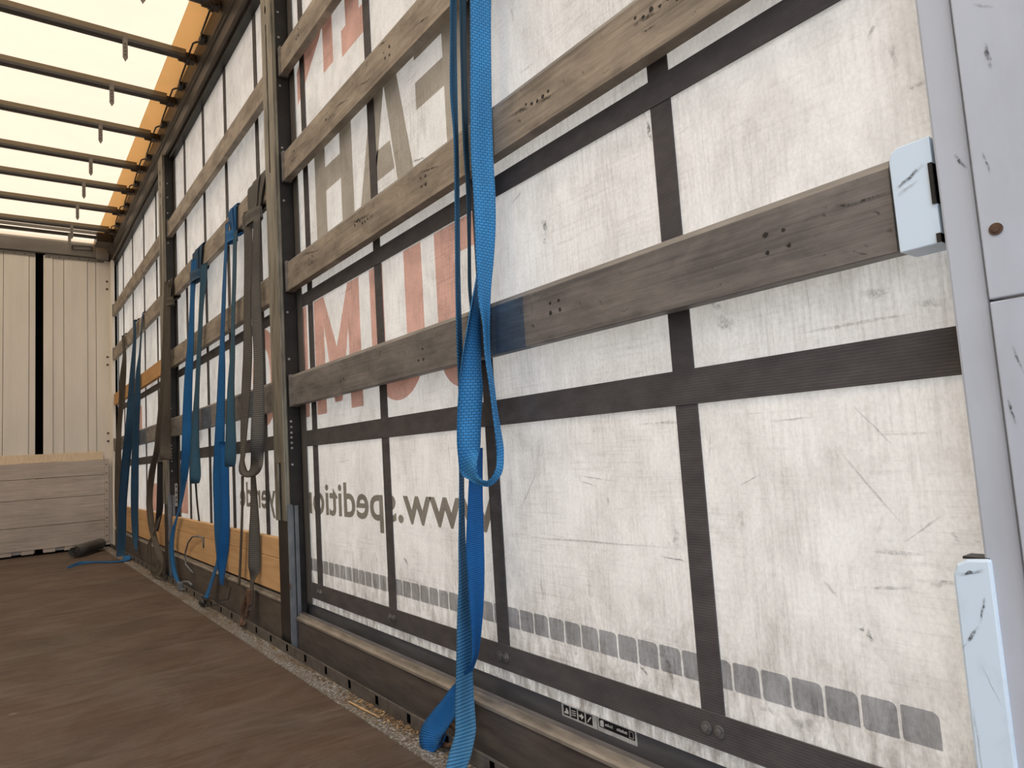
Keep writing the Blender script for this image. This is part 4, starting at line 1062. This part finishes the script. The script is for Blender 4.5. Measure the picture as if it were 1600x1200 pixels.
# --- near strap: several turns hung over the third slat of the rear section
g = 'lashing straps hung on the side slats'
s = empty('lashing_strap', (0.80, 1.15, 0.0), 'long bright blue lashing strap with a big hanging loop, nearest the camera', 'strap', g)
webbing(s, 'near_front', 'blue')
webbing(s, 'near_thin_left', 'blue_rib')
webbing(s, 'near_thin_mid', 'blue_teal')
tag(webbing(s, 'near_low_wide', 'blue_plain'), 'smooth darker blue lower run')
over(s, STRAPS['near_front'][0], 1.776, 'blue')
over(s, STRAPS['near_front'][-1], 1.776, 'blue')
over(s, STRAPS['near_thin_left'][0], 1.776, 'blue_rib')
over(s, STRAPS['near_thin_mid'][0], 1.776, 'blue_teal')
rg = [(0.795 + 0.012 * math.sin(t), 1.365 + 0.034 * math.cos(t), 0.030 + 0.016 * math.sin(t)) for t in [2 * math.pi * i / 20 for i in range(21)]]
tag(MB().tube(rg, 0.0055, 8).build('hook', 'rust', s, 0, True), 'rusty steel hook ring')

s = empty('lashing_strap', (0.80, 2.75, 0.0), 'grey lashing strap knotted on slat beside the nearer pillar', 'strap', g)
webbing(s, 'grey_left', 'grey_web'); webbing(s, 'grey_tail', 'grey_web'); webbing(s, 'grey_thin', 'brown_web')
knot(s, 2.72, 1.668, 1.776, 0.19, 'grey_web', 0.07, -0.05, 3, 1.25)
hk = MB()
hk.tube([(0.792, 2.86, 0.145), (0.790, 2.90, 0.11), (0.786, 2.93, 0.07), (0.782, 2.925, 0.03), (0.776, 2.90, 0.018), (0.774, 2.875, 0.03)], 0.010, 8)
hk.tube([(0.794, 2.835, 0.15), (0.790, 2.86, 0.08), (0.786, 2.88, 0.05)], 0.008, 8)
hk.box(0.784, 0.800, 2.83, 2.865, 0.10, 0.16)
tag(hk.build('hook', 'rust', s, 0.002), 'rusty double hook')

s = empty('lashing_strap', (0.80, 3.1, 0.0), 'bright blue lashing strap, left neighbour of the grey one by the nearer pillar', 'strap', g)
webbing(s, 'blue_right_left', 'blue_far'); webbing(s, 'blue_right_right', 'blue_teal'); webbing(s, 'blue_right_low', 'blue_plain')
knot(s, 3.02, 1.668, 1.776, 0.10, 'blue_far', 0.05, 0.02, 5, 1.15)
w = MB()
w.blob((0.765, 3.52, 0.022), (0.016, 0.03, 0.018), 0.2, 3, 8)
w.tube([(0.766, 3.50, 0.03), (0.78, 3.42, 0.052), (0.80, 3.30, 0.055), (0.806, 3.22, 0.07), (0.80, 3.15, 0.13)], 0.0022, 5)
w.tube([(0.755, 3.46, 0.008), (0.77, 3.36, 0.03), (0.795, 3.24, 0.05)], 0.0022, 5)
tag(w.build('hook', 'dark_steel', s, 0, True), 'dark hook with wire keeper')

s = empty('lashing_strap', (0.80, 3.7, 0.0), 'blue lashing strap with square knot, midway between the two pillars', 'strap', g)
webbing(s, 'blue_mid_left', 'blue_far'); webbing(s, 'blue_mid_right', 'blue_teal'); webbing(s, 'blue_mid_string', 'dark_web')
knot(s, 3.70, 1.668, 1.776, 0.17, 'blue_dirty', 0.07, 0.0, 9, 1.3)
w = MB()
w.box(0.768, 0.792, 4.06, 4.12, 0.006, 0.045)
w.tube([(0.79, 4.06, 0.05), (0.80, 3.98, 0.056), (0.806, 3.93, 0.045)], 0.007, 7)
w.tube([(0.78, 4.10, 0.03), (0.78, 4.04, 0.012), (0.795, 4.0, 0.02)], 0.006, 7)
tag(w.build('ratchet', 'galv', s, 0.003), 'small grey ratchet on the floor edge')

s = empty('lashing_strap', (0.79, 4.4, 0.0), 'brownish grey lashing strap with bottom ring, in front of the farther pillar', 'strap', g)
webbing(s, 'brown_left', 'brown_web'); webbing(s, 'brown_right', 'brown_web'); webbing(s, 'brown_dark', 'dark_web')
knot(s, 4.36, 1.668, 1.776, 0.11, 'brown_web', 0.06, 0.05, 12, 1.2)

s = empty('lashing_strap', (0.80, 5.7, 0.0), 'wide blue lashing strap in the far section, tail spread on the floor', 'strap', g)
webbing(s, 'far_blue_left', 'blue_dirty'); webbing(s, 'far_blue_right', 'blue_dirty')
over(s, STRAPS['far_blue_left'][0], 1.776, 'blue_dirty'); over(s, STRAPS['far_blue_right'][0], 1.776, 'blue_dirty')
tl = [[0.742, 5.92, 0.030, 0.790, 5.90, 0.030], [0.73, 5.86, 0.008, 0.765, 5.78, 0.010], [0.66, 5.92, 0.005, 0.67, 5.80, 0.004], [0.57, 6.06, 0.005, 0.565, 5.96, 0.004], [0.47, 5.98, 0.022, 0.47, 5.96, 0.004], [0.385, 5.83, 0.012, 0.39, 5.82, 0.003]]
MB().ribbon(tl).build('tail', 'blue_far', s, 0, True)

s = empty('lashing_strap', (0.80, 6.3, 0.0), 'dark grey lashing strap, farthest one beside the bulkhead', 'strap', g)
webbing(s, 'far_grey', 'brown_web')
over(s, STRAPS['far_grey'][0], 1.776, 'brown_web')

# rolled mat of webbing lying in the far corner
sp = []
for i in range(70):
    t = i * 0.30
    rr = 0.008 + 0.0015 * i * 0.30 * 1.25
    sp.append((rr * math.cos(t), rr * math.sin(t)))
rm = MB()
Pa, Pb = Vector((0.475, 6.50, 0.05)), Vector((0.70, 6.93, 0.05))
ax = (Pb - Pa).normalized(); side = Vector((ax.y, -ax.x, 0))
st = [list(Pa + side * x + Vector((0, 0, z))) + list(Pb + side * x + Vector((0, 0, z))) for x, z in sp]
rm.ribbon(st, 0.003, 2)
tag(rm.build('rolled_mat', 'grey_web', None, 0, True, (0.58, 6.7, 0)), 'grey rolled-up mat lying on the floor in the far corner', 'roll')

cd = MB().tube([(0.805, 3.90, 0.11), (0.803, 4.05, 0.14), (0.806, 4.08, 0.20), (0.806, 4.0, 0.26), (0.805, 3.90, 0.295), (0.808, 3.78, 0.305), (0.818, 3.72, 0.30), (0.819, 3.72, 0.25)], 0.0045, 7)
tag(cd.build('cord', 'galv', None, 0, True, (0.81, 3.9, 0.2)), 'thin grey cord curling over the pale infill plank', 'cord')

# ================================================================== debris on the edge strip
dm = MB()
rnd = random.Random(3)
for i in range(520):
    if rnd.random() < 0.62:
        y = rnd.gauss(1.62, 0.16)
    else:
        y = rnd.uniform(1.2, 5.8)
    x = 0.784 - abs(rnd.gauss(0, 0.014))
    if x < 0.735 or y < 1.05:
        continue
    a = rnd.uniform(0, math.pi); l = rnd.uniform(0.0015, 0.006); w = rnd.uniform(0.0008, 0.0018)
    c, sn = math.cos(a), math.sin(a)
    z = 0.002 + rnd.uniform(0, 0.003)
    b = len(dm.v)
    for u, v, zz in ((-l, -w, 0), (l, -w, 0), (l, w, .001), (-l, w, .001)):
        dm.v.append((x + u * c - v * sn, y + u * sn + v * c, z + zz))
    dm.v += [(p[0], p[1], p[2] + 0.0015) for p in dm.v[b:b + 4]]
    mi = 1 if rnd.random() < 0.25 else 0
    for q in ((0, 3, 2, 1), (4, 5, 6, 7), (0, 1, 5, 4), (1, 2, 6, 5), (2, 3, 7, 6), (3, 0, 4, 7)):
        dm.face([b + k for k in q], mi)
tag(dm.build('sawdust', ['dust', 'splinter'], None, 0, False, (0.77, 1.6, 0)), 'sawdust and wood chips along the lashing rail', 'sawdust', None, 'stuff')
sm_ = MB().tube([(0.748, 1.80, 0.006), (0.752, 1.72, 0.006), (0.757, 1.63, 0.007)], [0.0018, 0.0032, 0.0012], 6)
tag(sm_.build('splinter', 'splinter', None, 0, False, (0.752, 1.72, 0)), 'pale wood splinter on the speckled edge strip', 'splinter')
